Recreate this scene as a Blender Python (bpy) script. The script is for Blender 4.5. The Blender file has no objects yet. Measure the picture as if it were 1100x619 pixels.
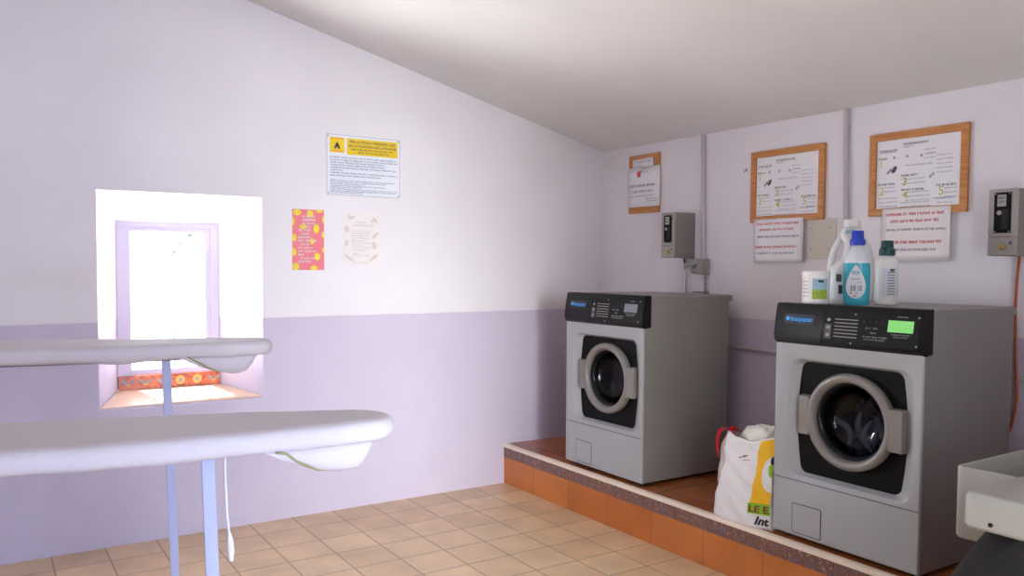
import bpy, math, random
from mathutils import Vector, Matrix
random.seed(7)
S = bpy.context.scene
COL = S.collection
PI = math.pi

# ------------------------------------------------------------------ camera
cd = bpy.data.cameras.new('camera')
cam = bpy.data.objects.new('camera', cd)
COL.objects.link(cam)
r_ = Vector((0.83855663, -0.5447831, 0.00584449))
u_ = Vector((0.02023972, 0.04187045, 0.99891802))
f_ = Vector((0.54443837, 0.83753104, -0.046137))
M = Matrix((r_, u_, -f_)).transposed().to_4x4()
M.translation = Vector((-3.88, -4.7476, 1.5))
cam.matrix_world = M
cd.sensor_width = 36.0
cd.lens = 28.886
cd.shift_y = 0.015665
cd.clip_start = 0.02
S.camera = cam

# ------------------------------------------------------------------ light
S.view_settings.view_transform = 'Standard'
S.view_settings.look = 'None'
S.view_settings.exposure = 0.1
S.view_settings.gamma = 1.0
S.view_settings.use_curve_mapping = False
W = bpy.data.worlds.new('world')
S.world = W
W.use_nodes = True
bg = W.node_tree.nodes['Background']
bg.inputs[0].default_value = (0.90, 0.95, 1.0, 1)
bg.inputs[1].default_value = 8.0


def area(name, loc, look, sx, sy, power, color, spread=180):
    l = bpy.data.lights.new(name, 'AREA')
    l.shape = 'RECTANGLE'
    l.size, l.size_y = sx, sy
    l.energy = power
    l.color = color
    l.spread = math.radians(spread)
    o = bpy.data.objects.new(name, l)
    COL.objects.link(o)
    o.location = loc
    o.rotation_euler = (Vector(look) - Vector(loc)).to_track_quat('-Z', 'Z').to_euler()
    return o


# daylight through the open doorway behind the camera and the sky at the small window
area('door_daylight', (-4.3, -12.0, 1.9), (-2.2, -2.5, 1.5), 1.9, 3.4, 1000, (0.97, 1.0, 0.98))
area('door_skylight', (-2.7, -5.36, 0.95), (-3.5, -2.2, 0.8), 0.95, 1.7, 14, (0.36, 0.54, 1.0), 84)
area('window_daylight', (-2.965, 0.40, 1.25), (-2.85, -0.6, 1.95), 0.5, 0.85, 50, (0.97, 1.0, 0.98), 130)
sl = bpy.data.lights.new('sun', 'SUN')
sl.energy = 30.0
sl.angle = math.radians(0.6)
sl.color = (1.0, 0.97, 0.92)
so_ = bpy.data.objects.new('sun', sl)
COL.objects.link(so_)
so_.rotation_euler = Vector((0.15, -0.29, -1.0)).to_track_quat('-Z', 'Y').to_euler()


# ------------------------------------------------------------------ materials
def s2l(c):
    return tuple(((v / 255) / 12.92 if v / 255 <= 0.04045 else ((v / 255 + 0.055) / 1.055) ** 2.4) for v in c)


def mat(name, rgb, rough=0.5, metal=0.0, var=0.06, nscale=6.0, bump=0.0, bscale=60.0, spec=0.5, emit=None, coat=0.0):
    m = bpy.data.materials.new(name)
    m.use_nodes = True
    nt = m.node_tree
    b = nt.nodes['Principled BSDF']
    c = s2l(rgb)
    b.inputs['Roughness'].default_value = rough
    b.inputs['Metallic'].default_value = metal
    b.inputs['Specular IOR Level'].default_value = spec
    b.inputs['Coat Weight'].default_value = coat
    tc = nt.nodes.new('ShaderNodeTexCoord')
    if var > 0:
        n = nt.nodes.new('ShaderNodeTexNoise')
        n.inputs['Scale'].default_value = nscale
        n.inputs['Detail'].default_value = 4
        nt.links.new(tc.outputs['Object'], n.inputs['Vector'])
        r = nt.nodes.new('ShaderNodeValToRGB')
        r.color_ramp.elements[0].position = 0.3
        r.color_ramp.elements[1].position = 0.7
        r.color_ramp.elements[0].color = tuple(x * (1 - var) for x in c) + (1,)
        r.color_ramp.elements[1].color = tuple(min(1, x * (1 + var)) for x in c) + (1,)
        nt.links.new(n.outputs['Fac'], r.inputs['Fac'])
        nt.links.new(r.outputs['Color'], b.inputs['Base Color'])
    else:
        b.inputs['Base Color'].default_value = c + (1,)
    if bump > 0:
        n2 = nt.nodes.new('ShaderNodeTexNoise')
        n2.inputs['Scale'].default_value = bscale
        n2.inputs['Detail'].default_value = 5
        nt.links.new(tc.outputs['Object'], n2.inputs['Vector'])
        bp = nt.nodes.new('ShaderNodeBump')
        bp.inputs['Strength'].default_value = bump
        bp.inputs['Distance'].default_value = 0.01
        nt.links.new(n2.outputs['Fac'], bp.inputs['Height'])
        nt.links.new(bp.outputs['Normal'], b.inputs['Normal'])
    if emit:
        b.inputs['Emission Color'].default_value = s2l(emit[0]) + (1,)
        b.inputs['Emission Strength'].default_value = emit[1]
    return m


def wall_mat(name, upper, lower, split):
    m = mat(name, upper, 0.75, var=0, bump=0.25, bscale=9.0, spec=0.25)
    nt = m.node_tree
    b = nt.nodes['Principled BSDF']
    g = nt.nodes.new('ShaderNodeNewGeometry')
    sep = nt.nodes.new('ShaderNodeSeparateXYZ')
    nt.links.new(g.outputs['Position'], sep.inputs[0])
    n = nt.nodes.new('ShaderNodeTexNoise')
    n.inputs['Scale'].default_value = 5
    nt.links.new(g.outputs['Position'], n.inputs['Vector'])
    ma = nt.nodes.new('ShaderNodeMath')
    ma.operation = 'MULTIPLY_ADD'
    nt.links.new(n.outputs['Fac'], ma.inputs[0])
    ma.inputs[1].default_value = 0.012
    nt.links.new(sep.outputs['Z'], ma.inputs[2])
    mr = nt.nodes.new('ShaderNodeMapRange')
    mr.inputs['From Min'].default_value = split + 0.003
    mr.inputs['From Max'].default_value = split + 0.010
    nt.links.new(ma.outputs[0], mr.inputs['Value'])
    mix = nt.nodes.new('ShaderNodeMix')
    mix.data_type = 'RGBA'
    mix.inputs['A'].default_value = s2l(lower) + (1,)
    mix.inputs['B'].default_value = s2l(upper) + (1,)
    nt.links.new(mr.outputs['Result'], mix.inputs['Factor'])
    n3 = nt.nodes.new('ShaderNodeTexNoise')
    n3.inputs['Scale'].default_value = 1.7
    n3.inputs['Detail'].default_value = 5
    nt.links.new(g.outputs['Position'], n3.inputs['Vector'])
    mr3 = nt.nodes.new('ShaderNodeMapRange')
    mr3.inputs['From Min'].default_value = 0.3
    mr3.inputs['From Max'].default_value = 0.7
    mr3.inputs['To Min'].default_value = 0.96
    mr3.inputs['To Max'].default_value = 1.03
    nt.links.new(n3.outputs['Fac'], mr3.inputs['Value'])
    vm = nt.nodes.new('ShaderNodeVectorMath')
    vm.operation = 'SCALE'
    nt.links.new(mix.outputs['Result'], vm.inputs[0])
    nt.links.new(mr3.outputs['Result'], vm.inputs['Scale'])
    nt.links.new(vm.outputs[0], b.inputs['Base Color'])
    return m


def tile_mat(name, c1, c2, grout, pitch, shift, axes='XY', mortar=0.004, rough=0.35, stain=0.12, row=None):
    m = mat(name, c1, rough, var=0)
    nt = m.node_tree
    b = nt.nodes['Principled BSDF']
    g = nt.nodes.new('ShaderNodeNewGeometry')
    sep = nt.nodes.new('ShaderNodeSeparateXYZ')
    nt.links.new(g.outputs['Position'], sep.inputs[0])
    cmb = nt.nodes.new('ShaderNodeCombineXYZ')
    nt.links.new(sep.outputs[axes[0]], cmb.inputs[0])
    nt.links.new(sep.outputs[axes[1]], cmb.inputs[1])
    ad = nt.nodes.new('ShaderNodeVectorMath')
    ad.operation = 'ADD'
    ad.inputs[1].default_value = (shift[0], shift[1], 0)
    nt.links.new(cmb.outputs[0], ad.inputs[0])
    br = nt.nodes.new('ShaderNodeTexBrick')
    br.offset = 0
    br.squash = 1
    br.inputs['Color1'].default_value = s2l(c1) + (1,)
    br.inputs['Color2'].default_value = s2l(c2) + (1,)
    br.inputs['Mortar'].default_value = s2l(grout) + (1,)
    br.inputs['Scale'].default_value = 1
    br.inputs['Mortar Size'].default_value = mortar
    br.inputs['Mortar Smooth'].default_value = 0.3
    br.inputs['Brick Width'].default_value = pitch
    br.inputs['Row Height'].default_value = row or pitch
    nt.links.new(ad.outputs[0], br.inputs['Vector'])
    n = nt.nodes.new('ShaderNodeTexNoise')
    n.inputs['Scale'].default_value = 4.5
    n.inputs['Detail'].default_value = 6
    nt.links.new(g.outputs['Position'], n.inputs['Vector'])
    mr = nt.nodes.new('ShaderNodeMapRange')
    mr.inputs['From Min'].default_value = 0.3
    mr.inputs['From Max'].default_value = 0.7
    mr.inputs['To Min'].default_value = 1 - stain
    mr.inputs['To Max'].default_value = 1 + stain
    nt.links.new(n.outputs['Fac'], mr.inputs['Value'])
    vm = nt.nodes.new('ShaderNodeVectorMath')
    vm.operation = 'SCALE'
    nt.links.new(br.outputs['Color'], vm.inputs[0])
    nt.links.new(mr.outputs['Result'], vm.inputs['Scale'])
    nt.links.new(vm.outputs[0], b.inputs['Base Color'])
    bp = nt.nodes.new('ShaderNodeBump')
    bp.inputs['Strength'].default_value = 0.4
    bp.inputs['Distance'].default_value = 0.003
    bp.invert = True
    nt.links.new(br.outputs['Fac'], bp.inputs['Height'])
    nt.links.new(bp.outputs['Normal'], b.inputs['Normal'])
    return m


def mosaic_mat(name, stops, scale, rough=0.35):
    m = mat(name, (120, 80, 60), rough, var=0)
    nt = m.node_tree
    b = nt.nodes['Principled BSDF']
    g = nt.nodes.new('ShaderNodeNewGeometry')
    v = nt.nodes.new('ShaderNodeTexNoise')
    v.inputs['Scale'].default_value = scale
    v.inputs['Detail'].default_value = 3
    v.inputs['Distortion'].default_value = 1.2
    nt.links.new(g.outputs['Position'], v.inputs['Vector'])
    r = nt.nodes.new('ShaderNodeValToRGB')
    r.color_ramp.interpolation = 'CONSTANT'
    while len(r.color_ramp.elements) < len(stops):
        r.color_ramp.elements.new(0.5)
    for e, (p, c) in zip(r.color_ramp.elements, stops):
        e.position = p
        e.color = s2l(c) + (1,)
    nt.links.new(v.outputs['Fac'], r.inputs['Fac'])
    nt.links.new(r.outputs['Color'], b.inputs['Base Color'])
    return m


def wood_mat(name, c1, c2, rough=0.45):
    m = mat(name, c1, rough, var=0)
    nt = m.node_tree
    b = nt.nodes['Principled BSDF']
    tc = nt.nodes.new('ShaderNodeTexCoord')
    mp = nt.nodes.new('ShaderNodeMapping')
    mp.inputs['Scale'].default_value = (3, 40, 40)
    nt.links.new(tc.outputs['Object'], mp.inputs['Vector'])
    n = nt.nodes.new('ShaderNodeTexNoise')
    n.inputs['Scale'].default_value = 2.5
    n.inputs['Detail'].default_value = 4
    n.inputs['Distortion'].default_value = 0.6
    nt.links.new(mp.outputs[0], n.inputs['Vector'])
    r = nt.nodes.new('ShaderNodeValToRGB')
    r.color_ramp.elements[0].position = 0.35
    r.color_ramp.elements[1].position = 0.65
    r.color_ramp.elements[0].color = s2l(c1) + (1,)
    r.color_ramp.elements[1].color = s2l(c2) + (1,)
    nt.links.new(n.outputs['Fac'], r.inputs['Fac'])
    nt.links.new(r.outputs['Color'], b.inputs['Base Color'])
    return m


def glass_mat(name, tint, gloss=0.12, rough=0.03):
    m = bpy.data.materials.new(name)
    m.use_nodes = True
    nt = m.node_tree
    nt.nodes.remove(nt.nodes['Principled BSDF'])
    out = nt.nodes['Material Output']
    t = nt.nodes.new('ShaderNodeBsdfTransparent')
    t.inputs[0].default_value = tint + (1,)
    g = nt.nodes.new('ShaderNodeBsdfGlossy')
    g.inputs['Roughness'].default_value = rough
    fr = nt.nodes.new('ShaderNodeLayerWeight')
    fr.inputs['Blend'].default_value = 0.5
    pw = nt.nodes.new('ShaderNodeMath')
    pw.operation = 'POWER'
    pw.inputs[1].default_value = 5.0
    nt.links.new(fr.outputs['Facing'], pw.inputs[0])
    ma = nt.nodes.new('ShaderNodeMath')
    ma.operation = 'MULTIPLY_ADD'
    ma.inputs[1].default_value = 0.9
    ma.inputs[2].default_value = gloss * 0.5
    nt.links.new(pw.outputs[0], ma.inputs[0])
    mx = nt.nodes.new('ShaderNodeMixShader')
    nt.links.new(ma.outputs[0], mx.inputs[0])
    nt.links.new(t.outputs[0], mx.inputs[1])
    nt.links.new(g.outputs[0], mx.inputs[2])
    nt.links.new(mx.outputs[0], out.inputs['Surface'])
    return m


UP, LOW = (232, 227, 232), (205, 195, 214)
SPLIT = 1.193
M_ = {}
M_['wall'] = wall_mat('lilac_plaster', UP, LOW, SPLIT)
M_['ceil'] = mat('ceiling_paint', (226, 222, 221), 0.8, var=0.03, nscale=2, bump=0.15, bscale=12, spec=0.2)
M_['floor'] = tile_mat('beige_floor_tiles', (224, 194, 154), (212, 180, 140), (166, 134, 104), 0.25, (0.095, -0.03), mortar=0.0045)
M_['plat'] = tile_mat('terracotta_platform_tiles', (176, 104, 62), (160, 90, 52), (110, 74, 54), 0.37, (-0.015, -0.005), mortar=0.004, rough=0.25)
M_['riser'] = tile_mat('terracotta_riser_tiles', (206, 124, 62), (192, 108, 50), (150, 96, 60), 0.375, (-0.012, 0.5), axes='YZ', mortar=0.003, row=2.0, rough=0.3)
M_['frieze'] = mosaic_mat('frieze_tile', [(0.0, (112, 112, 146)), (0.39, (112, 82, 70)), (0.46, (136, 94, 76)), (0.53, (102, 76, 66)), (0.585, (164, 104, 74)), (0.63, (156, 146, 150))], 48)
M_['nosing'] = mat('cream_nosing', (240, 222, 200), 0.3)
M_['frame_lilac'] = mat('lilac_painted_wood', (212, 202, 224), 0.5, var=0.03)
M_['pane'] = glass_mat('window_glass', (0.97, 0.98, 1.0), 0.05)
M_['sill'] = tile_mat('sill_tiles', (230, 196, 172), (224, 188, 162), (190, 150, 130), 0.28, (0.0, 0.0), mortar=0.003, rough=0.3)
M_['deco'] = mosaic_mat('orange_deco_tile', [(0.0, (150, 70, 40)), (0.42, (200, 96, 48)), (0.6, (214, 118, 60))], 22)
M_['deco_y'] = mat('deco_yellow', (226, 170, 70), 0.4)
M_['deco_g'] = mat('deco_grey', (150, 140, 140), 0.4)
M_['washer_front'] = mat('washer_front_grey', (170, 172, 174), 0.35, var=0.02, nscale=2, spec=0.5)
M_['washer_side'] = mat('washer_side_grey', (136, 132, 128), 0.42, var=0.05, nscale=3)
M_['black'] = mat('black_plastic', (15, 14, 16), 0.45, var=0.05, spec=0.2)
M_['blackgloss'] = mat('black_door_plate', (7, 7, 8), 0.55, var=0.0, spec=0.15)
M_['blacksoft'] = mat('black_rubber', (16, 15, 16), 0.7, var=0.0)
M_['panelface'] = mat('panel_membrane', (22, 21, 23), 0.55, var=0.04, spec=0.2)
M_['print'] = mat('grey_print', (150, 150, 150), 0.6, var=0)
M_['printd'] = mat('dim_print', (86, 84, 84), 0.6, var=0)
M_['ringgrey'] = mat('door_ring_grey', (138, 133, 128), 0.42, metal=0.2, var=0.03)
M_['doorglass'] = glass_mat('door_glass', (0.46, 0.48, 0.56), 0.05, 0.08)
M_['drum'] = mat('drum_steel', (70, 70, 76), 0.3, metal=0.8, var=0.1)
M_['lcd_on'] = mat('lcd_green', (130, 205, 110), 0.4, var=0, emit=((120, 205, 110), 0.35))
M_['lcd_off'] = mat('lcd_grey', (128, 128, 142), 0.3, var=0)
M_['badge'] = mat('badge_navy', (24, 34, 66), 0.35, var=0)
M_['badgetxt'] = mat('badge_blue', (70, 160, 225), 0.4, var=0, emit=((60, 150, 220), 0.25))
M_['seam'] = mat('seam_dark', (84, 84, 86), 0.6, var=0)
M_['steel'] = mat('brushed_grey_metal', (158, 152, 146), 0.4, metal=0.55, var=0.06, nscale=12)
M_['steelside'] = mat('grey_metal_side', (150, 142, 138), 0.45, metal=0.45, var=0.06, nscale=9)
M_['brass'] = mat('lock_brass', (176, 150, 90), 0.35, metal=0.8)
M_['white'] = mat('white_plastic', (232, 231, 228), 0.4, var=0.02)
M_['offwhite'] = mat('offwhite_plastic', (160, 158, 151), 0.45, var=0.03)
M_['paper'] = mat('white_paper', (240, 238, 242), 0.6, var=0.01)
M_['laminate'] = mat('laminated_paper', (240, 232, 232), 0.18, var=0.01)
M_['ink'] = mat('black_ink', (92, 86, 94), 0.7, var=0)
M_['inkg'] = mat('grey_ink', (140, 136, 146), 0.7, var=0)
M_['inkl'] = mat('light_ink', (178, 174, 188), 0.7, var=0)
M_['inkblue'] = mat('blue_grey_ink', (120, 126, 160), 0.7, var=0)
M_['red'] = mat('red_ink', (214, 96, 104), 0.7, var=0)
M_['lime'] = mat('lime_ink', (206, 208, 104), 0.7, var=0)
M_['wood'] = wood_mat('oak_frame', (186, 118, 58), (206, 142, 80))
M_['cork'] = mat('cork_board', (196, 150, 100), 0.8, var=0.15, nscale=60)
M_['signwhite'] = mat('sign_white', (232, 236, 244), 0.3, var=0)
M_['signyellow'] = mat('sign_yellow', (240, 204, 40), 0.35, var=0.02)
M_['orange'] = mat('sign_orange', (244, 170, 50), 0.4, var=0)
M_['pink'] = mat('poster_pink', (232, 124, 134), 0.6, var=0.03)
M_['yellow'] = mat('poster_yellow', (236, 212, 60), 0.6, var=0)
M_['creampaper'] = mat('cream_card', (234, 227, 227), 0.6, var=0.01)
M_['tan'] = mat('tan_ink', (220, 203, 194), 0.7, var=0.03, nscale=40)
M_['taupe'] = mat('taupe_ink', (196, 184, 182), 0.7, var=0)
M_['beige'] = mat('beige_plate', (208, 198, 184), 0.5, var=0.02)
M_['conduit'] = mat('grey_conduit', (196, 184, 192), 0.5, var=0.03)
M_['socket'] = mat('grey_socket', (150, 144, 138), 0.5, var=0.03)
M_['redcable'] = mat('dark_red_cable', (120, 40, 32), 0.5, var=0)
M_['orangecable'] = mat('orange_cable', (190, 92, 50), 0.5, var=0)
M_['teal'] = mat('teal_liquid_bottle', (52, 170, 192), 0.25, var=0.03)
M_['bluecap'] = mat('blue_cap', (34, 66, 190), 0.35, var=0)
M_['greencap'] = mat('dark_green_cap', (14, 66, 70), 0.4, var=0)
M_['label'] = mat('bottle_label', (214, 220, 226), 0.4, var=0.02)
M_['lightblue'] = mat('label_sky_blue', (150, 190, 210), 0.5, var=0.05)
M_['grass'] = mat('label_green', (150, 178, 50), 0.5, var=0.2, nscale=90)
M_['labeldark'] = mat('label_dark_green', (50, 74, 66), 0.5, var=0)
M_['jug'] = mat('jug_white', (226, 226, 226), 0.35, var=0.01)
M_['bagwhite'] = mat('bag_white', (236, 234, 234), 0.35, var=0.02, bump=0.3, bscale=22)
M_['bagside'] = mat('bag_gusset_grey', (206, 198, 190), 0.5, var=0.02)
M_['bagyellow'] = mat('bag_yellow', (244, 190, 28), 0.35, var=0.03)
M_['baggreen'] = mat('bag_green', (140, 190, 40), 0.4, var=0)
M_['bagred'] = mat('bag_red', (206, 30, 44), 0.45, var=0)
M_['bagdark'] = mat('bag_black_print', (26, 24, 26), 0.5, var=0)
M_['bagdred'] = mat('bag_dark_red', (130, 40, 34), 0.5, var=0)
M_['sack'] = mat('cloudy_plastic', (222, 220, 208), 0.35, var=0.05, nscale=14, bump=0.5, bscale=18)
M_['cover'] = mat('ironing_cover_cloth', (200, 193, 198), 0.85, var=0.03, nscale=5, bump=0.2, bscale=30, spec=0.15)
M_['boardunder'] = mat('board_underside', (120, 116, 126), 0.6, var=0.03)
M_['hem'] = mat('olive_hem', (150, 142, 100), 0.8, var=0.1)
M_['post'] = mat('white_lacquered_steel', (178, 184, 218), 0.4, var=0.02)
M_['cord'] = mat('white_cord', (228, 224, 228), 0.8, var=0.02)
M_['darkcloth'] = mat('black_cloth', (22, 21, 23), 0.9, var=0.2, nscale=8, bump=0.4, bscale=14)
M_['laundry'] = mat('dark_laundry', (104, 106, 128), 0.8, var=0.4, nscale=7, bump=0.3, bscale=30)
M_['laundry2'] = mat('pale_laundry', (160, 158, 150), 0.8, var=0.3, nscale=9)
M_['leaf'] = mat('leaf_green', (50, 78, 50), 0.5, var=0.15)
M_['ground'] = mat('pale_gravel', (220, 214, 204), 0.9, var=0.05)


# ------------------------------------------------------------------ mesh builder
class MB:
    def __init__(s):
        s.v, s.f = [], []

    def quad(s, a, b, c, d):
        i = len(s.v)
        s.v += [tuple(a), tuple(b), tuple(c), tuple(d)]
        s.f.append((i, i + 1, i + 2, i + 3))

    def poly(s, pts):
        i = len(s.v)
        s.v += [tuple(p) for p in pts]
        s.f.append(tuple(range(i, i + len(pts))))

    def box(s, x0, x1, y0, y1, z0, z1):
        i = len(s.v)
        s.v += [(x, y, z) for z in (z0, z1) for y in (y0, y1) for x in (x0, x1)]
        for q in ((0, 2, 3, 1), (4, 5, 7, 6), (0, 1, 5, 4), (2, 6, 7, 3), (0, 4, 6, 2), (1, 3, 7, 5)):
            s.f.append(tuple(i + k for k in q))

    def loops(s, loops, cap0=False, cap1=False, close=True, flip=False):
        n = len(loops[0])
        i = len(s.v)
        for L in loops:
            s.v += [tuple(p) for p in L]
        for a in range(len(loops) - 1):
            for k in range(n if close else n - 1):
                k2 = (k + 1) % n
                q = (i + a * n + k, i + a * n + k2, i + (a + 1) * n + k2, i + (a + 1) * n + k)
                s.f.append(q[::-1] if flip else q)
        if cap0:
            q = tuple(i + k for k in range(n))
            s.f.append(q if flip else q[::-1])
        if cap1:
            q = tuple(i + (len(loops) - 1) * n + k for k in range(n))
            s.f.append(q[::-1] if flip else q)

    def tube(s, pts, r, n=10, caps=True):
        pts = [Vector(p) for p in pts]
        L = []
        up = None
        for i, p in enumerate(pts):
            if i == 0:
                t = pts[1] - p
            elif i == len(pts) - 1:
                t = p - pts[-2]
            else:
                t = (pts[i + 1] - p).normalized() + (p - pts[i - 1]).normalized()
            t.normalize()
            if up is None:
                up = Vector((0, 0, 1)) if abs(t.z) < 0.9 else Vector((0, 1, 0))
            a = t.cross(up).normalized()
            b = a.cross(t).normalized()
            up = b
            rr = r[i] if isinstance(r, (list, tuple)) else r
            L.append([p + a * math.cos(2 * PI * k / n) * rr + b * math.sin(2 * PI * k / n) * rr for k in range(n)])
        s.loops(L, caps, caps)

    def lathe(s, prof, n=40, axis='z', c=(0, 0, 0), sx=1.0, sy=1.0, cap0=False, cap1=False):
        L = []
        for r, h in prof:
            ring = []
            for k in range(n):
                a = 2 * PI * k / n
                if axis == 'z':
                    ring.append((c[0] + r * math.cos(a) * sx, c[1] + r * math.sin(a) * sy, c[2] + h))
                else:
                    ring.append((c[0] + r * math.cos(a), c[1] + h, c[2] + r * math.sin(a)))
            L.append(ring)
        s.loops(L, cap0, cap1)

    def build(s, name, m, parent=None, smooth=False, bevel=0, seg=2, solid=0, sub=0):
        me = bpy.data.meshes.new(name)
        me.from_pydata(s.v, [], s.f)
        me.update()
        o = bpy.data.objects.new(name, me)
        COL.objects.link(o)
        me.materials.append(M_[m] if isinstance(m, str) else m)
        if smooth:
            me.polygons.foreach_set('use_smooth', [True] * len(me.polygons))
            try:
                me.set_sharp_from_angle(angle=math.radians(smooth if smooth > 1 else 40))
            except Exception:
                pass
        if bevel:
            b = o.modifiers.new('bevel', 'BEVEL')
            b.width = bevel
            b.segments = seg
            b.limit_method = 'ANGLE'
        if solid:
            d = o.modifiers.new('solidify', 'SOLIDIFY')
            d.thickness = solid
            d.offset = 0
        if sub:
            d = o.modifiers.new('subdiv', 'SUBSURF')
            d.levels = d.render_levels = sub
        if parent:
            o.parent = parent
        return o


def tag(o, label=None, cat=None, group=None, kind=None):
    if label:
        o['label'] = label
    if cat:
        o['category'] = cat
    if group:
        o['group'] = group
    if kind:
        o['kind'] = kind
    return o


def thing(name, loc, rz, label, cat, group=None):
    o = bpy.data.objects.new(name, None)
    COL.objects.link(o)
    o.empty_display_size = 0.05
    o.location = loc
    o.rotation_euler = (0, 0, rz)
    return tag(o, label, cat, group)


def copy_tree(o, parent=None):
    c = o.copy()
    COL.objects.link(c)
    c.parent = parent
    for ch in list(o.children):
        copy_tree(ch, c)
    return c


def text_mb(mb, s, x, z, h, y=-0.002, width=None, bold=0.0, shear=0.0):
    """real lettering, in the local x-z plane, facing -y; x,z = lower left corner, h = capital height"""
    cu = bpy.data.curves.new('t', 'FONT')
    cu.body = s
    cu.size = h / 0.73
    cu.offset = bold
    cu.shear = shear
    cu.resolution_u = 2
    o = bpy.data.objects.new('t', cu)
    COL.objects.link(o)
    dg = bpy.context.evaluated_depsgraph_get()
    me = bpy.data.meshes.new_from_object(o.evaluated_get(dg))
    if me.vertices:
        xs = [v.co.x for v in me.vertices]
        k = width / (max(xs) - min(xs)) if width else 1.0
        x0 = min(xs)
        i = len(mb.v)
        mb.v += [(x + (v.co.x - x0) * k, y, z + v.co.y) for v in me.vertices]
        mb.f += [tuple(i + q for q in p.vertices) for p in me.polygons]
    bpy.data.objects.remove(o)
    bpy.data.curves.remove(cu)
    bpy.data.meshes.remove(me)


def small_print(mb, x0, x1, z, h, y=-0.002, words=True):
    """a line of illegibly small print: letter-like strokes grouped in words"""
    x = x0
    t = h * 0.2
    left = random.randint(2, 9)
    while x < x1 - h * 0.5:
        if left == 0 and words:
            x += h * 0.55
            left = random.randint(2, 9)
            continue
        w = h * random.choice((0.5, 0.55, 0.6))
        k = random.randint(0, 5)
        if k != 3:
            mb.quad((x, y, z), (x + t, y, z), (x + t, y, z + h), (x, y, z + h))
        if k in (0, 1, 3, 5):
            mb.quad((x, y, z + h - t), (x + w, y, z + h - t), (x + w, y, z + h), (x, y, z + h))
        if k in (0, 2, 4):
            mb.quad((x, y, z), (x + w, y, z), (x + w, y, z + t), (x, y, z + t))
        if k in (1, 2, 3):
            mb.quad((x + w - t, y, z), (x + w, y, z), (x + w, y, z + h * .9), (x + w - t, y, z + h * .9))
        if k in (4, 5, 0):
            mb.quad((x, y, z + h * .42), (x + w, y, z + h * .42), (x + w, y, z + h * .42 + t), (x, y, z + h * .42 + t))
        x += w + h * 0.18
        left -= 1


def disc(mb, x, z, rx, rz, y=-0.002, n=20, rot=0.0):
    pts = []
    y -= .00004 * (len(mb.f) % 12)
    for k in range(n):
        a = 2 * PI * k / n
        px, pz = rx * math.cos(a), rz * math.sin(a)
        pts.append((x + px * math.cos(rot) - pz * math.sin(rot), y, z + px * math.sin(rot) + pz * math.cos(rot)))
    mb.poly(pts)


def rrect(x0, x1, z0, z1, r, n=6):
    """rounded rectangle outline, counter-clockwise in x-z seen from -y"""
    pts = []
    for cx, cz, a0 in ((x1 - r, z0 + r, -PI / 2), (x1 - r, z1 - r, 0), (x0 + r, z1 - r, PI / 2), (x0 + r, z0 + r, PI)):
        for k in range(n + 1):
            a = a0 + PI / 2 * k / n
            pts.append((cx + r * math.cos(a), cz + r * math.sin(a)))
    return pts


def hsh(x, y=0.0, z=0.0):
    """cheap smooth pseudo noise in -1..1"""
    return (math.sin(x * 1.7 + y * 2.3 + 1.3) + math.sin(x * 3.1 - z * 2.7 + y * .7) + math.sin(z * 3.9 + y * 4.3 + x * .9)) / 3


# ------------------------------------------------------------------ the room
CZ, CS = 2.3407, 0.2488          # ceiling height at the right wall, its slope
XL, YF = -5.2, -4.95             # left wall, front wall (behind the camera)


def ceil_z(x):
    return CZ - CS * x


mb = MB()
mb.box(XL - .3, 0.3, YF - .6, 0.35, -0.12, 0)
tag(mb.build('floor', 'floor'), kind='structure')

mb = MB()
a, b = XL - .3, 0.3
z0, z1 = ceil_z(a), ceil_z(b)
mb.loops([[(a, YF - .5, z0), (b, YF - .5, z1), (b, .35, z1), (a, .35, z0)],
          [(a, YF - .5, z0 + .15), (b, YF - .5, z1 + .15), (b, .35, z1 + .15), (a, .35, z0 + .15)]], True, True)
tag(mb.build('ceiling', 'ceil'), kind='structure')

# window wall with its deep splayed opening
WO = (-3.355, -2.512, 0.734, 1.878)     # opening in the wall plane
WI = (-3.24, -2.69, 0.790, 1.737)       # opening at the window frame
YW = 0.25


def rect_loop(r, y, g=0.0):
    x0, x1, zz0, zz1 = r
    return [(x0 - g, y, zz0 - g), (x1 + g, y, zz0 - g), (x1 + g, y, zz1 + g), (x0 - g, y, zz1 + g)]


big = [(XL, 0, 0), (0, 0, 0), (0, 0, ceil_z(0)), (XL, 0, ceil_z(XL))]
bigo = [(x, .33, z) for x, y, z in big]
mb = MB()
mb.loops([bigo, big, rect_loop(WO, 0, .014), rect_loop(WO, .004, .005), rect_loop(WO, .014, 0),
          rect_loop(WI, YW), rect_loop(WI, .33), bigo], flip=True)
wb = tag(mb.build('wall_back', 'wall', smooth=30), kind='structure')

mb = MB()
mb.box(0, .3, YF, 0.0, 0, CZ)
tag(mb.build('wall_right', 'wall'), kind='structure')
mb = MB()
mb.box(XL - .3, XL, YF, 0, 0, ceil_z(XL))
tag(mb.build('wall_left', 'wall'), kind='structure')
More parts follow.
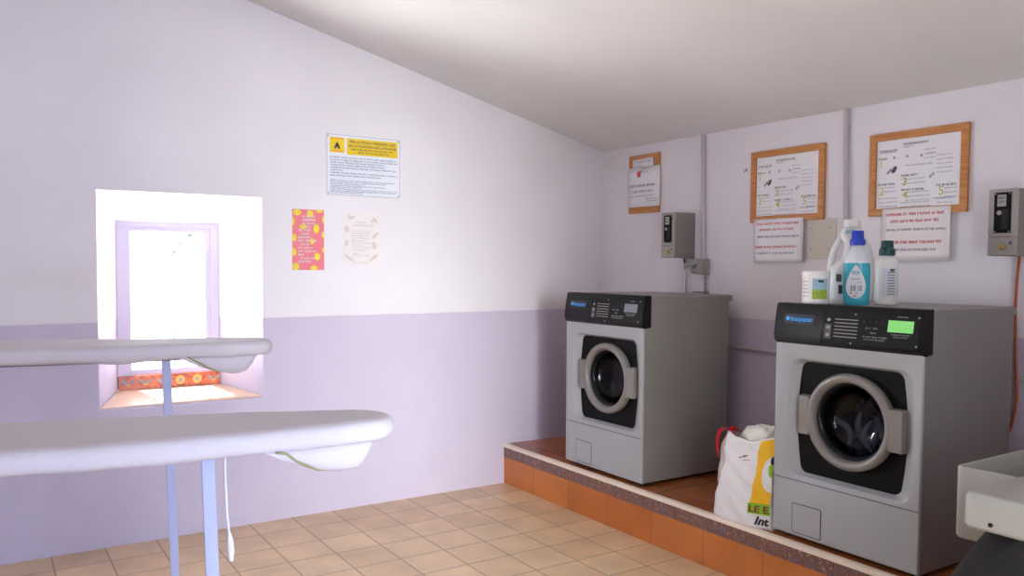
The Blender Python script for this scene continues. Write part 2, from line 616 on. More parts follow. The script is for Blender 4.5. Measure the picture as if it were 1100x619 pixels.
# front wall with the doorway beside the photographer
mb = MB()
DX0, DX1, DZ = -3.28, -2.2, 2.15
fr = [[(XL, y, 0), (DX0, y, 0), (DX0, y, DZ), (DX1, y, DZ), (DX1, y, 0), (0, y, 0), (0, y, ceil_z(0)), (XL, y, ceil_z(XL))] for y in (YF - .45, YF)]
i = len(mb.v)
mb.loops(fr, False, False)
for y, fl in ((YF, False), (YF - .45, True)):
    for q in ([(XL, y, 0), (DX0, y, 0), (DX0, y, ceil_z(DX0)), (XL, y, ceil_z(XL))],
              [(DX0, y, DZ), (DX1, y, DZ), (DX1, y, ceil_z(DX1)), (DX0, y, ceil_z(DX0))],
              [(DX1, y, 0), (0, y, 0), (0, y, ceil_z(0)), (DX1, y, ceil_z(DX1))]):
        mb.poly(q if fl else q[::-1])
tag(mb.build('wall_front', 'wall'), kind='structure')

# sill tiles and decorated tile strip under the window
mb = MB()
mb.loops([[(WO[0] + .004, .012, WO[2] + .001), (WO[1] - .004, .012, WO[2] + .001), (WI[1] - .003, YW - .001, WI[2] + .001), (WI[0] + .003, YW - .001, WI[2] + .001)],
          [(WO[0] + .004, .012, WO[2] + .009), (WO[1] - .004, .012, WO[2] + .009), (WI[1] - .003, YW - .001, WI[2] + .009), (WI[0] + .003, YW - .001, WI[2] + .009)]], True, True)
tag(mb.build('trim_1', 'sill'), kind='structure')
mb = MB()
mb.box(WI[0] + .002, WI[1] - .002, YW - .012, YW + .03, WI[2] + .008, .872)
strip = tag(mb.build('trim_2', 'deco', bevel=.002), kind='structure')
mo, mg = MB(), MB()
for k in range(6):
    cx = WI[0] + .05 + k * .092
    if k in (3, 4):
        disc(mo, cx, .836, .026, .026, YW - .0135)
        disc(mg, cx, .836, .012, .012, YW - .015)
    else:
        for sx in (-1, 1):
            disc(mg, cx + sx * .018, .838, .02, .009, YW - .0135, rot=sx * .7)
        disc(mo, cx, .822, .01, .006, YW - .014)
for k in range(1, 4):
    x = WI[0] + k * .14
    mg.quad((x - .001, YW - .0133, .80), (x + .001, YW - .0133, .80), (x + .001, YW - .0133, .872), (x - .001, YW - .0133, .872))
mo.build('painted_flower', 'deco_y', strip)
mg.build('painted_leaf', 'deco_g', strip)

# window: outer frame, sash, pane, handle
wn = tag(bpy.data.objects.new('window_1', None), kind='structure')
COL.objects.link(wn)
wn.location = (0, 0, 0)
gx0, gx1, gz0, gz1 = -3.167, -2.767, 0.905, 1.682
mb = MB()
outer = rrect(WI[0] + .002, WI[1] - .002, .873, WI[3] - .002, .004)
mid = rrect(gx0 - .03, gx1 + .03, gz0 - .016, gz1 + .025, .004)
mb.loops([[(x, YW + .045, z) for x, z in outer], [(x, YW, z) for x, z in outer], [(x, YW, z) for x, z in mid], [(x, YW + .012, z) for x, z in mid], [(x, YW + .045, z) for x, z in mid]], flip=True)
mb.build('outer_frame', 'frame_lilac', wn, smooth=30)
mb = MB()
o2 = rrect(gx0 - .0295, gx1 + .0295, gz0 - .0155, gz1 + .0245, .004)
g2 = rrect(gx0, gx1, gz0, gz1, .008)
mb.loops([[(x, YW + .05, z) for x, z in o2], [(x, YW + .006, z) for x, z in o2], [(x, YW + .006, z) for x, z in g2], [(x, YW + .03, z) for x, z in g2]], flip=True)
mb.build('sash', 'frame_lilac', wn, smooth=30)
mb = MB()
mb.box(gx0 - .01, gx1 + .01, YW + .03, YW + .034, gz0 - .01, gz1 + .01)
mb.build('pane', 'pane', wn)

# leafy twig outside the window
tw = thing('climbing_twig', (-2.75, 1.2, 0), 0, 'thin leafy twig seen outside through the window pane', 'plant')
mb = MB()
mb.tube([(-.02, 0, 0), (-.015, 0, .7), (-.01, 0, 1.4), (0, 0, 1.52), (-.02, 0, 1.575), (-.055, 0, 1.64)], [.008, .006, .004, .003, .002, .001], 6)
mb.tube([(0, 0, 1.5), (.02, 0, 1.6), (.06, 0, 1.67), (.10, 0, 1.70)], [.003, .002, .002, .001], 6)
mb.build('stem', 'leaf', tw, smooth=True)
mb = MB()
for (x, z, a, l) in ((-.02, 1.575, .5, .034), (.03, 1.63, 1.3, .028), (.075, 1.69, .4, .045), (.09, 1.70, 0, .03), (-.055, 1.64, 2.2, .022), (-.03, 1.57, -.4, .03), (0, 1.45, 1.2, .02)):
    ca, sa = math.cos(a), math.sin(a)
    pts = [(x, 0, z), (x + l * .4 * ca + l * .3 * sa, -.006, z + l * .4 * sa - l * .3 * ca), (x + l * ca, .004, z + l * sa), (x + l * .4 * ca - l * .3 * sa, -.006, z + l * .4 * sa + l * .3 * ca)]
    mb.poly(pts)
mb.build('foliage', 'leaf', tw, solid=.002)
mb = MB()
mb.box(-6.5, 1.0, .36, 5, -.1, -.01)
tag(mb.build('trim_3', 'ground'), kind='structure')

# raised platform along the right wall
PX, PZ = -0.855, 0.271
plat = tag(bpy.data.objects.new('platform', None), kind='structure')
COL.objects.link(plat)
mb = MB()
mb.box(PX + .012, -.0005, YF + .001, -.0005, 0.001, PZ)
mb.build('platform_top', 'plat', plat)
mb = MB()
mb.box(PX + .003, PX + .012, YF + .001, -.0005, 0.001, .182)
mb.build('riser_tiles', 'riser', plat)
mb = MB()
for k in range(20):
    y1 = -.002 - k * .2375
    mb.box(PX, PX + .012, max(y1 - .2345, YF + .001), y1, .1835, PZ - .018)
mb.build('frieze_tiles', 'frieze', plat, bevel=.001)
mb = MB()
prof = [(PX - .006 + .011 * (1 - math.cos(a)), PZ - .018 + .020 * math.sin(a)) for a in [PI / 2 * k / 5 for k in range(6)]] + [(PX + .03, PZ + .002), (PX + .03, PZ - .018)]
mb.loops([[(x, YF + .001, z) for x, z in prof], [(x, -.0005, z) for x, z in prof]], True, True)
mb.build('nosing_strip', 'nosing', plat, smooth=30)


# ------------------------------------------------------------------ washing machines
WW, WD, WH = 0.704, 0.675, 1.065


def barrel(cx, cz, hw_mid, hw_cor, hh, r, n=8):
    """rounded rectangle whose left and right sides bulge: list of 4*(n+1)+... points"""
    pts = []
    base = rrect(-hw_cor, hw_cor, -hh, hh, r, n)
    out = []
    for k, (x, z) in enumerate(base):
        out.append((x, z))
        nx, nz = base[(k + 1) % len(base)]
        if math.hypot(nx - x, nz - z) > 2 * r:
            for q in range(1, 8):
                out.append((x + (nx - x) * q / 8, z + (nz - z) * q / 8))
    for x, z in out:
        t = z / hh
        k = 1 + (hw_mid / hw_cor - 1) * (1 - t * t)
        pts.append((cx + x * k, cz + z))
    return pts


def make_washer(label, lcd, loc, group, extra):
    t = thing('washing_machine', loc, -PI / 2, label, 'washing machine', group)
    zb = .022
    # cabinet shell
    mb = MB()
    mb.box(.001, WW - .001, .014, .018, zb, .07)
    x0, x1, y1 = 0, WW, WD
    L = [(x0, .012), (x0, y1), (x1, y1), (x1, .012), (x1 - .004, .012), (x1 - .004, y1 - .004), (x0 + .004, y1 - .004), (x0 + .004, .012)]
    mb.loops([[(x, y, zb) for x, y in L], [(x, y, 1.03) for x, y in L]], True, True, flip=False)
    mb.box(.002, WW - .002, .02, WD - .002, zb, zb + .006)
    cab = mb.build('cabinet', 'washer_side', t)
    # front panel with moulded recess
    mold = barrel(.375, .560, .305, .288, .272, .055)
    mold2 = barrel(.373, .560, .295, .279, .262, .05)
    plate = barrel(.364, .560, .262, .238, .250, .03)
    N = len(mold)
    zt = .905

    def out_pt(p):
        # project the mould outline on the panel's rectangle, keeping order
        cx, cz = WW / 2, .5 * (zb + zt)
        dx, dz = p[0] - cx, p[1] - cz
        k = min((WW / 2) / abs(dx) if dx else 1e9, ((zt - zb) / 2) / abs(dz) if dz else 1e9)
        return (cx + dx * k, cz + dz * k)
    rect = [out_pt(p) for p in mold]
    for cx_, cz_ in ((0, zb), (WW, zb), (WW, zt), (0, zt)):   # snap nearest to the corners
        j = min(range(N), key=lambda q: (rect[q][0] - cx_) ** 2 + (rect[q][1] - cz_) ** 2)
        rect[j] = (cx_, cz_)
    ri = [(min(max(x, .004), WW - .004), min(max(z, zb + .004), zt - .004)) for x, z in rect]
    mb = MB()
    mb.loops([[(x, .014, z) for x, z in rect], [(x, .004, z) for x, z in rect], [(x, 0, z) for x, z in ri], [(x, 0, z) for x, z in mold],
              [(x, .005, z) for x, z in mold2], [(x, .030, z) for x, z in [(a * .25 + c * .75, b * .25 + d * .75) for (a, b), (c, d) in zip(mold2, plate)]],
              [(x, .036, z) for x, z in plate]], flip=True)
    fp = mb.build('front_panel', 'washer_front', t, smooth=35)
    mb = MB()
    mb.box(.004, WW - .004, -.0015, .001, .272, .2755)
    sm = mb.build('panel_seam', 'seam', fp)
    # black door surround with round hole
    hole = []
    cx, cz = .375, .575
    for (x, z) in plate:
        a = math.atan2(z - cz, x - cx)
        hole.append((cx + .17 * math.cos(a), cz + .17 * math.sin(a)))
    mb = MB()
    mb.loops([[(x, .0362, z) for x, z in plate], [(x, .0362, z) for x, z in hole], [(x, .09, z) for x, z in hole]], flip=True)
    mb.build('door_surround', 'blackgloss', t, smooth=35)
    # drum
    mb = MB()
    mb.lathe([(.168, .088), (.172, .10), (.25, .13), (.255, .14), (.255, .52), (.05, .54), (.0001, .54)], 48, 'y', (cx, 0, cz))
    for k in range(3):
        a = 2 * PI * k / 3 + .4
        ca, sa = math.cos(a), math.sin(a)
        mb.tube([(cx + .235 * ca, .16, cz + .235 * sa), (cx + .235 * ca, .50, cz + .235 * sa)], .026, 8)
    mb.build('drum', 'drum', t, smooth=40)
    # door: ring, glass, hinge, handle
    mb = MB()
    pr = [(.205, .036), (.208, .020), (.206, .006), (.200, -.002), (.190, -.006), (.178, -.004), (.170, .004), (.166, .014), (.165, .040)]
    mb.lathe(pr, 64, 'y', (cx, 0, cz))
    door = mb.build('door', 'ringgrey', t, smooth=50)
    mb = MB()
    mb.lathe([(.1655, .022), (.160, .026), (.152, .030), (.145, .045), (.135, .075), (.11, .10), (.06, .112), (.0001, .115)], 48, 'y', (cx, 0, cz))
    mb.build('door_glass', 'doorglass', door, smooth=60)
    mb = MB()
    mb.lathe([(.166, .030), (.158, .034), (.150, .052), (.150, .07), (.166, .08)], 48, 'y', (cx, 0, cz))
    mb.build('door_gasket', 'blacksoft', door, smooth=50)
    for nm, xa, xb, yo in (('hinge', cx - .250, cx - .19, .004), ('door_handle', cx + .185, cx + .252, -.004)):
        mb = MB()
        o = rrect(xa, xb, cz - .088, cz + .088, .008, 4)
        i2 = rrect(xa + .004, xb - .004, cz - .084, cz + .084, .006, 4)
        mb.loops([[(x, .036, z) for x, z in o], [(x, yo + .008, z) for x, z in o], [(x, yo, z) for x, z in i2]], False, True, flip=True)
        mb.build(nm, 'ringgrey', door, smooth=30)
    # filter flap
    mb = MB()
    o = rrect(.108, .262, .036, .172, .008, 3)
    i2 = rrect(.112, .258, .040, .168, .006, 3)
    mb.loops([[(x, -.001, z) for x, z in o], [(x, -.001, z) for x, z in i2]], flip=True)
    fl = mb.build('filter_flap_gap', 'seam', t)
    mb = MB()
    mb.loops([[(x, .001, z) for x, z in i2], [(x, -.003, z) for x, z in i2]], False, True, flip=True)
    mb.build('filter_flap', 'washer_front', t, bevel=.001)
    # lid
    mb = MB()
    mb.box(0, WW, .045, WD + .032, 1.029, WH)
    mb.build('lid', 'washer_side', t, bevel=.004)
    mb = MB()
    mb.box(.01, WW - .01, WD + .0005, WD + .012, .80, 1.029)
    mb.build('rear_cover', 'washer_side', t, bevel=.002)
    # control panel
    prof = [(.052, .892), (.004, .886), (-.014, .900), (-.020, .930), (-.012, .990), (.0, 1.052), (.006, 1.068), (.012, 1.070), (.052, 1.070)]
    mb = MB()
    L = []
    for x, k in ((-.004, .80), (-.001, .93), (.006, 1.0), (WW - .003, 1.0), (WW + .004, .97), (WW + .006, .93)):
        L.append([(x, .052 + (y - .052) * k, .98 + (z - .98) * (.9 + .1 * k)) for y, z in prof])
    mb.loops(L, True, True)
    cp = mb.build('control_panel', 'black', t, smooth=35)

    def py(z):   # panel face depth at height z
        if z > .99:
            return -.012 + (z - .99) / .062 * .012
        return -.020 + (z - .93) / .06 * .008

    def onface(mbx, off):
        mbx.v = [(x, py(z) - off + (y + .002), z) for x, y, z in mbx.v]
        return mbx
    mb = MB()
    for x0_, x1_, z0_, z1_ in ((.262, .690, .912, 1.044),):
        for q in range(2):
            za, zb_ = (z0_, .99) if q == 0 else (.99, z1_)
            mb.quad((x0_, -.002, za), (x1_, -.002, za), (x1_, -.002, zb_), (x0_, -.002, zb_))
    onface(mb, .001).build('membrane', 'panelface', cp)
    mb = MB()
    mb.box(.2525, .2555, -.004, .002, .90, 1.05)
    onface(mb, .0).build('panel_joint', 'blacksoft', cp)
    # badge
    mb = MB()
    mb.quad((.060, -.002, .984), (.208, -.002, .984), (.208, -.002, 1.018), (.060, -.002, 1.018))
    bd = onface(mb, .002).build('badge', 'badge', cp)
    mb = MB()
    for q in ((.056, .212, 1.019, 1.021), (.056, .212, .981, .983), (.210, .212, .981, 1.021), (.056, .058, .981, 1.021)):
        mb.quad((q[0], -.002, q[2]), (q[1], -.002, q[2]), (q[1], -.002, q[3]), (q[0], -.002, q[3]))
    onface(mb, .0022).build('badge_frame', 'printd', bd)
    mb = MB()
    disc(mb, .074, 1.002, .010, .010)
    x = .090
    for k in range(10):
        h_ = .020 if k == 0 else (.015 if k not in (4, 6) else .018)
        zb0 = .992 - (.004 if k in (4, 6) else 0)
        mb.quad((x, -.002, zb0), (x + .0035, -.002, zb0), (x + .0035, -.002, zb0 + h_), (x, -.002, zb0 + h_))
        if k % 3 != 1:
            mb.quad((x, -.002, .992 + .011), (x + .008, -.002, .992 + .011), (x + .008, -.002, 1.006), (x, -.002, 1.006))
        if k % 2 == 0:
            mb.quad((x, -.002, .992), (x + .008, -.002, .992), (x + .008, -.002, .9955), (x, -.002, .9955))
        mb.quad((x + .006, -.002, .992), (x + .0085, -.002, .992), (x + .0085, -.002, 1.004), (x + .006, -.002, 1.004))
        x += .0115
    onface(mb, .003).build('badge_lettering', 'badgetxt', bd)
    # programme list and markings
    mb = MB()
    for k in range(6):
        z = 1.010 - k * .0145
        mb.quad((.315, -.002, z), (.425, -.002, z), (.425, -.002, z + .004), (.315, -.002, z + .004))
    for k in range(3):
        disc(mb, .285, 1.008 - k * .032, .009, .007)
    small_print(mb, .452, .56, .945, .006)
    small_print(mb, .458, .55, .934, .006)
    small_print(mb, .575, .66, .962, .005)
    small_print(mb, .585, .65, .953, .005)
    small_print(mb, .595, .64, 1.033, .005)
    for x, z in ((.41, 1.036), (.685, 1.036), (.685, .925), (.40, .915)):
        disc(mb, x, z, .004, .004)
    onface(mb, .0025).build('panel_print', 'print', cp)
    mb = MB()
    mb.quad((.268, -.002, .928), (.300, -.002, .928), (.300, -.002, .99), (.268, -.002, .99))
    onface(mb, .0018).build('door_pictogram', 'printd', cp)
    # buttons
    for k in range(4):
        mb = MB()
        mb.lathe([(.010, .001), (.010, -.004), (.008, -.006), (.0001, -.006)], 16, 'y', (.455 + k * .026, 0, 1.010))
        onface(mb, .0005).build('button', 'blacksoft', cp, smooth=40)
    for xa in (.462, .492):
        mb = MB()
        mb.box(xa, xa + .026, -.007, 0, .978, .990)
        onface(mb, .0).build('key', 'blacksoft', cp, bevel=.001)
    mb = MB()
    small_print(mb, .464, .49, .981, .005)
    small_print(mb, .494, .52, .981, .005)
    small_print(mb, .488, .515, .962, .007)
    onface(mb, .0075).build('key_print', 'print', cp)
    # display
    mb = MB()
    mb.quad((.559, -.002, .974), (.667, -.002, .974), (.667, -.002, 1.021), (.559, -.002, 1.021))
    tag(onface(mb, .003).build('display', lcd, cp), extra)
    for fx in (.06, WW - .06):
        for fy in (.07, WD - .07):
            mb = MB()
            mb.lathe([(.024, 0), (.026, .004), (.020, .012), (.014, .014), (.014, .0225)], 16, 'z', (fx, fy, 0), cap0=True)
            mb.build('foot', 'blacksoft', t, smooth=40)
    return t


WXF = -0.8129
w1 = make_washer('grey front-loading washing machine nearest the corner, grey unlit display', 'lcd_off', (WXF, -.6537, PZ), 'washing machines on the platform', 'grey unlit display')
w2 = make_washer('grey front-loading washing machine with green lit display and detergent bottles on top', 'lcd_on', (WXF, -2.2555, PZ), 'washing machines on the platform', 'green lit display')

# washing seen behind the right machine's glass
mb = MB()
cx, cz = .375, .575
L = []
for i in range(25):
    th = PI * i / 24
    ring = []
    for k in range(40):
        a = 2 * PI * k / 40
        r = .195 * (1 + .16 * hsh(3 * math.cos(a) + 2 * th, 4 * math.sin(a), 3 * th) + .05 * math.sin(7 * a + 5 * th))
        ring.append((cx + r * math.sin(th) * math.cos(a), .33 - .80 * r * math.cos(th) * 1.0, min(cz - .085 + .78 * r * math.sin(th) * math.sin(a) + .05 * hsh(9 * a, 6 * th), cz + .12)))
    L.append(ring)
mb.loops(L, True, True)
lz = mb.build('laundry', 'laundry', None, smooth=60)
lz.location = (WXF, -2.2555, PZ)
lz.rotation_euler = (0, 0, -PI / 2)
tag(lz, 'dark damp laundry behind the round glass of the right washing machine', 'laundry')
mb = MB()
for k in range(5):
    pts = []
    for q in range(9):
        tq = q / 8
        pts.append((cx - .10 + .05 * k + .06 * tq * (1 if k % 2 else -1) + .015 * math.sin(5 * tq + k), .165 + .01 * math.sin(7 * tq), cz - .13 + .13 * tq + .02 * math.sin(4 * tq + 2 * k)))
    mb.tube(pts, [.006 + .010 * math.sin(PI * q / 8) for q in range(9)], 8)
pl = mb.build('pale_garment_fold', 'laundry2', lz, smooth=60)


# ------------------------------------------------------------------ bottles on the right machine
TOP = PZ + WH + .0015
RZ = -PI / 2 + 0.55      # turned towards the room


def label_patch(name, parent, m, rfun, a0, a1, z0, z1, off=.0012, n=14, shape=None, rows=8):
    """a patch of label following a lathe-like body: rfun(a,z)->(x,y)"""
    mb = MB()
    L = []
    for j in range(rows + 1):
        z = z0 + (z1 - z0) * j / rows
        k = shape(j / rows) if shape else 1.0
        L.append([rfun((a0 + a1) / 2 + (a1 - a0) * (i / n - .5) * k, z, off) for i in range(n + 1)])
    mb.loops(L, close=False)
    return mb.build(name, m, parent, smooth=60)


# white tub
tub = thing('detergent_tub', (-.737, -2.406, TOP), RZ, 'short white tub with a blue and green label on top of the right washing machine', 'tub')
mb = MB()
mb.lathe([(.0001, .001), (.050, .001), (.057, .006), (.058, .014), (.058, .122)], 40, 'z')
mb.build('tub_body', 'white', tub, smooth=50)
mb = MB()
mb.lathe([(.0595, .122), (.0605, .126), (.0605, .144), (.058, .148), (.0001, .149)], 40, 'z', cap0=False)
mb.build('tub_lid', 'white', tub, smooth=50)
rf = lambda a, z, off: ((.058 + off) * math.sin(a), -(.058 + off) * math.cos(a), z)
label_patch('label_sky', tub, 'lightblue', rf, -.15, 1.0, .066, .115)
label_patch('label_meadow', tub, 'grass', rf, -.15, 1.0, .025, .066)
label_patch('label_stamp', tub, 'labeldark', rf, .25, .65, .098, .109, .0018)
for k in range(5):
    label_patch('label_line', tub, 'taupe', rf, -1.0, -.45, .035 + k * .016, .040 + k * .016, .0015)

# big white jug with side handle
jug = thing('detergent_jug', (-.519, -2.429, TOP), RZ, 'tall white detergent jug with a loop handle behind the teal bottle', 'bottle')
H_ = .392
prof = [(.000, .086), (.004, .094), (.02, .097), (.12, .099), (.19, .097), (.25, .087), (.30, .068), (.335, .045), (.350, .035)]


def jug_r(z):
    for (za, ra), (zb_, rb) in zip(prof, prof[1:]):
        if za <= z <= zb_:
            return ra + (rb - ra) * (z - za) / (zb_ - za)
    return prof[-1][1]


# body with the handle opening: body outline shrinks on the handle side above mid height
mb = MB()
n = 44
L = []
for k in range(31):
    z = .350 * k / 30
    R = jug_r(z) if k else .088
    t = max(0, min(1, (z - .16) / .05)) * max(0, min(1, (.325 - z) / .05))
    ring = []
    for q in range(n):
        a = 2 * PI * q / n
        x, y = R * math.cos(a), .6 * R * math.sin(a)
        if x < 0:
            x *= (1 - .62 * t)
        ring.append((x, y, z))
    L.append(ring)
mb.loops(L, True, True)
mb.build('jug_body', 'jug', jug, smooth=60)
mb = MB()
pts = [(-.080, 0, .13), (-.087, 0, .17), (-.083, 0, .21), (-.073, 0, .25), (-.056, 0, .285), (-.036, 0, .315), (-.018, 0, .33)]
mb.tube(pts, [.018, .016, .014, .013, .013, .014, .016], 14)
mb.build('handle', 'jug', jug, smooth=60)
mb = MB()
mb.lathe([(.033, .348), (.037, .350), (.037, .378), (.034, .384), (.0001, .386)], 32, 'z', cap0=True)
mb.build('cap', 'white', jug, smooth=50)


def jrf(a, z, off):
    R = jug_r(z) + off
    return (R * math.sin(a) if math.sin(a) > 0 else R * math.sin(a), -.6 * R * math.cos(a) - off, z)


label_patch('jug_label', jug, 'label', jrf, -.95, .8, .02, .15, .0012, 16, lambda t: (1 - .5 * t * t))
label_patch('label_block', jug, 'labeldark', jrf, -.62, -.36, .10, .135, .002)
label_patch('label_mark', jug, 'labeldark', jrf, -.50, -.30, .045, .085, .002)
label_patch('neck_print', jug, 'lightblue', jrf, -.5, .5, .320, .336, .0012)

# teal softener bottle
blu = thing('softener_bottle', (-.638, -2.542, TOP), RZ, 'teal softener bottle with a blue cap and white drop label', 'bottle')
bp = [(.000, .046), (.004, .051), (.02, .053), (.10, .055), (.16, .0545), (.20, .051), (.225, .043), (.245, .030), (.258, .022), (.270, .021)]


def prf(tab, z):
    for (za, ra), (zb_, rb) in zip(tab, tab[1:]):
        if za <= z <= zb_:
            return ra + (rb - ra) * (z - za) / (zb_ - za)
    return tab[-1][1]


def oval(mb, tab, z0, z1, k, n=36, steps=20, off=0, cap0=True, cap1=True):
    L = []
    for j in range(steps + 1):
        z = z0 + (z1 - z0) * j / steps
        R = prf(tab, z) + off
        L.append([(R * math.cos(2 * PI * q / n), k * R * math.sin(2 * PI * q / n), z) for q in range(n)])
    mb.loops(L, cap0, cap1)


mb = MB()
oval(mb, bp, 0, .185, .6, steps=16)
mb.build('bottle_body', 'teal', blu, smooth=60)
mb = MB()
oval(mb, bp, .185, .270, .6, steps=16)
mb.build('bottle_shoulder', 'label', blu, smooth=60)
mb = MB()
mb.lathe([(.030, .262), (.034, .270), (.032, .286), (.026, .292), (.025, .322), (.023, .326), (.0001, .327)], 28, 'z', cap0=True)
mb.build('cap', 'bluecap', blu, smooth=45)
brf = lambda a, z, off: ((prf(bp, z) + off) * math.sin(a), -.6 * (prf(bp, z) + off) * math.cos(a) - off, z)
label_patch('drop_label', blu, 'label', brf, -.85, .75, .030, .180, .0012, 16, lambda t: math.sqrt(max(0, 1 - (abs(t - .34) / .34) ** 2)) if t < .34 else (max(0, 1 - ((t - .34) / .66) ** 1.6)), 24)
label_patch('label_cap_print', blu, 'lightblue', brf, -.35, .25, .135, .150, .002)
for a0, a1 in ((-.42, -.32), (-.26, -.2), (-.15, -.04), (.12, .2), (.27, .4)):
    label_patch('bar_print', blu, 'inkg', brf, a0, a1, .062, .088, .002, 3)
for a0, a1, z in ((-.5, -.3, .050), (-.1, .15, .050), (-.2, 0, .038), (.1, .4, .098), (-.4, .3, .112)):
    label_patch('label_print', blu, 'red' if z < .05 or a0 == -.5 else 'inkl', brf, a0, a1, z, z + .006, .002, 4)

# white slim bottle with dark green cap
wht = thing('bleach_bottle', (-.473, -2.578, TOP), RZ, 'slim white bottle with a dark green cap, rightmost on the washing machine', 'bottle')
wp = [(.000, .042), (.004, .047), (.02, .048), (.17, .048), (.192, .046), (.206, .038), (.214, .026), (.225, .024)]
mb = MB()
oval(mb, wp, 0, .225, .72, steps=26)
mb.build('bottle_body', 'white', wht, smooth=60)
mb = MB()
mb.lathe([(.027, .218), (.034, .222), (.033, .248), (.026, .254), (.025, .282), (.023, .286), (.0001, .287)], 28, 'z', cap0=True)
mb.build('cap', 'greencap', wht, smooth=45)
wrf = lambda a, z, off: ((prf(wp, z) + off) * math.sin(a), -.72 * (prf(wp, z) + off) * math.cos(a) - off, z)
label_patch('bottle_label', wht, 'label', wrf, -.3, 1.1, .035, .165, .0012)
for k in range(9):
    label_patch('label_print', wht, 'inkg', wrf, .1, .75, .045 + k * .012, .0505 + k * .012, .002, 5)
label_patch('label_block', wht, 'ink', wrf, .3, .7, .148, .160, .002, 4)


# ------------------------------------------------------------------ plastic shopping bag on the platform
BX, BY = -.842, -1.905
bag = thing('shopping_bag', (BX, BY, PZ), -PI / 2, 'white and yellow plastic shopping bag with red handles standing between the two machines', 'bag')
# local: x = along the platform (towards right machine), y = depth, z = up
BWd, BDp, BH = .335, .20, .405


def bag_w(z):
    t = z / BH
    pts = ((0, .004), (.10, .012), (.20, .036), (.27, .054), (.33, .046), (.43, .058), (.6, .06))
    xl = pts[-1][1]
    for (a, b), (c, d) in zip(pts, pts[1:]):
        if a <= z <= c:
            q = (z - a) / (c - a)
            xl = b + (d - b) * q * q * (3 - 2 * q)
            break
    return (xl, BWd - .002 - .010 * math.sin(PI * t))


def front_y(x, z):
    t = z / BH
    u = x / BWd
    return .010 - .055 * math.sin(PI * min(max(u, 0), 1)) * (0.55 + .45 * math.cos(PI * t * .9)) * .55 + .035 * u + .03 * t \
        + .0055 * hsh(22 * x, 17 * z, 9 * x + 4) + .003 * hsh(40 * z + 10 * x, 9 * x, 31 * z)


def top_z(u):
    # scalloped top edge of the front face
    return BH + .020 * math.exp(-((u - .01) / .11) ** 2) - .012 * math.exp(-((u - .5) / .22) ** 2) + .034 * u ** 3


nx, nz = 26, 30


def bag_face(u, v, off=0.0):
    z = v * top_z(u)
    xl, xr = bag_w(z)
    x = xl + (xr - xl) * u
    return (x, front_y(x, z) - off, z)


mb = MB()
L = []
for j in range(nz + 1):
    v = j / nz
    ring = []
    for i in range(nx + 1):
        ring.append(bag_face(i / nx, v))
    L.append(ring)
mb.loops(L, close=False, flip=False)
# right side, back
for side in (1,):
    L = []
    for j in range(nz + 1):
        v = j / nz
        p = bag_face(1.0, v)
        ring = []
        for i in range(9):
            w = i / 8
            ring.append((p[0] - .02 * math.sin(PI * w) * v, p[1] + (BDp - p[1]) * w, p[2] * (1 - .06 * w * v)))
        L.append(ring)
    mb.loops(L, close=False)
L = []
for j in range(nz + 1):
    v = j / nz
    ring = []
    for i in range(nx + 1):
        u = 1 - i / nx
        z = v * (BH * .94 + .012 * math.sin(9 * u))
        xl, xr = bag_w(z)
        ring.append((xl + (xr - xl) * u, BDp + .006 * hsh(20 * u, 12 * v), z))
    L.append(ring)
mb.loops(L, close=False)
mb.poly([(.006, .01, .001), (BWd - .002, .045, .001), (BWd - .002, BDp, .001), (.006, BDp, .001)])
mb.build('bag_body', 'bagwhite', bag, smooth=60, solid=.001)
mb = MB()
L = []
for j in range(nz + 1):
    v = j / nz
    p = bag_face(0.0, v)
    fl = max(0.0, min(1.0, (v - .15) / .25)) * (1 - max(0.0, (v - .85) / .15) * .6)
    xo = p[0] - (p[0] + .004) * fl
    q0, q1, q2 = (p[0], p[1]), (xo, p[1] + .028), (max(.004, xo), BDp)
    zz = p[2] * (1 - .05 * v)
    L.append([(q0[0], q0[1], p[2]), ((q0[0] + q1[0]) / 2, (q0[1] + q1[1]) / 2, (p[2] + zz) / 2), (q1[0], q1[1], zz), (q1[0] + .012, q1[1] + .03, zz), (q2[0] + .02, .12, zz), (q2[0], q2[1], zz)])
mb.loops(L, close=False, flip=True)
mb.build('gusset', 'bagside', bag, smooth=60, solid=.001)


def bag_patch(name, m, fu0, fu1, v0, v1, off, rows=24, cols=10):
    mbx = MB()
    Lp = []
    for j in range(rows + 1):
        v = v0 + (v1 - v0) * j / rows
        a, b = fu0(v), fu1(v)
        Lp.append([bag_face(a + (b - a) * i / cols, v, off) for i in range(cols + 1)])
    mbx.loops(Lp, close=False)
    return mbx.build(name, m, bag, smooth=60)


def ell(cu, cv, ru, rv, name, m, off):
    return bag_patch(name, m, lambda v: max(0, cu - ru * math.sqrt(max(0, 1 - ((v - cv) / rv) ** 2))), lambda v: min(.998, cu + ru * math.sqrt(max(0, 1 - ((v - cv) / rv) ** 2))), cv - rv, cv + rv, off)


bag_patch('yellow_print', 'bagyellow', lambda v: .70 - .03 * (1 - v), lambda v: .998, .27, .985, .003)
ell(1.0, .60, .19, .20, 'white_print', 'bagwhite', .0045)
ell(1.02, .645, .10, .085, 'green_print', 'baggreen', .0056)
ell(.99, .75, .05, .05, 'black_print', 'bagdark', .0064)
bag_patch('green_band', 'baggreen', lambda v: .655, lambda v: .998, .155, .275, .004, 6)


def bag_text(name, m, s, u0, v0, h, width, off, bold=0.0, shear=0.0):
    mbx = MB()
    text_mb(mbx, s, 0, 0, h, 0, width, bold, shear)
    mbx.v = [bag_face(min(.998, u0 + x / BWd), v0 + z / BH, off) for x, y, z in mbx.v]
    return mbx.build(name, m, bag)


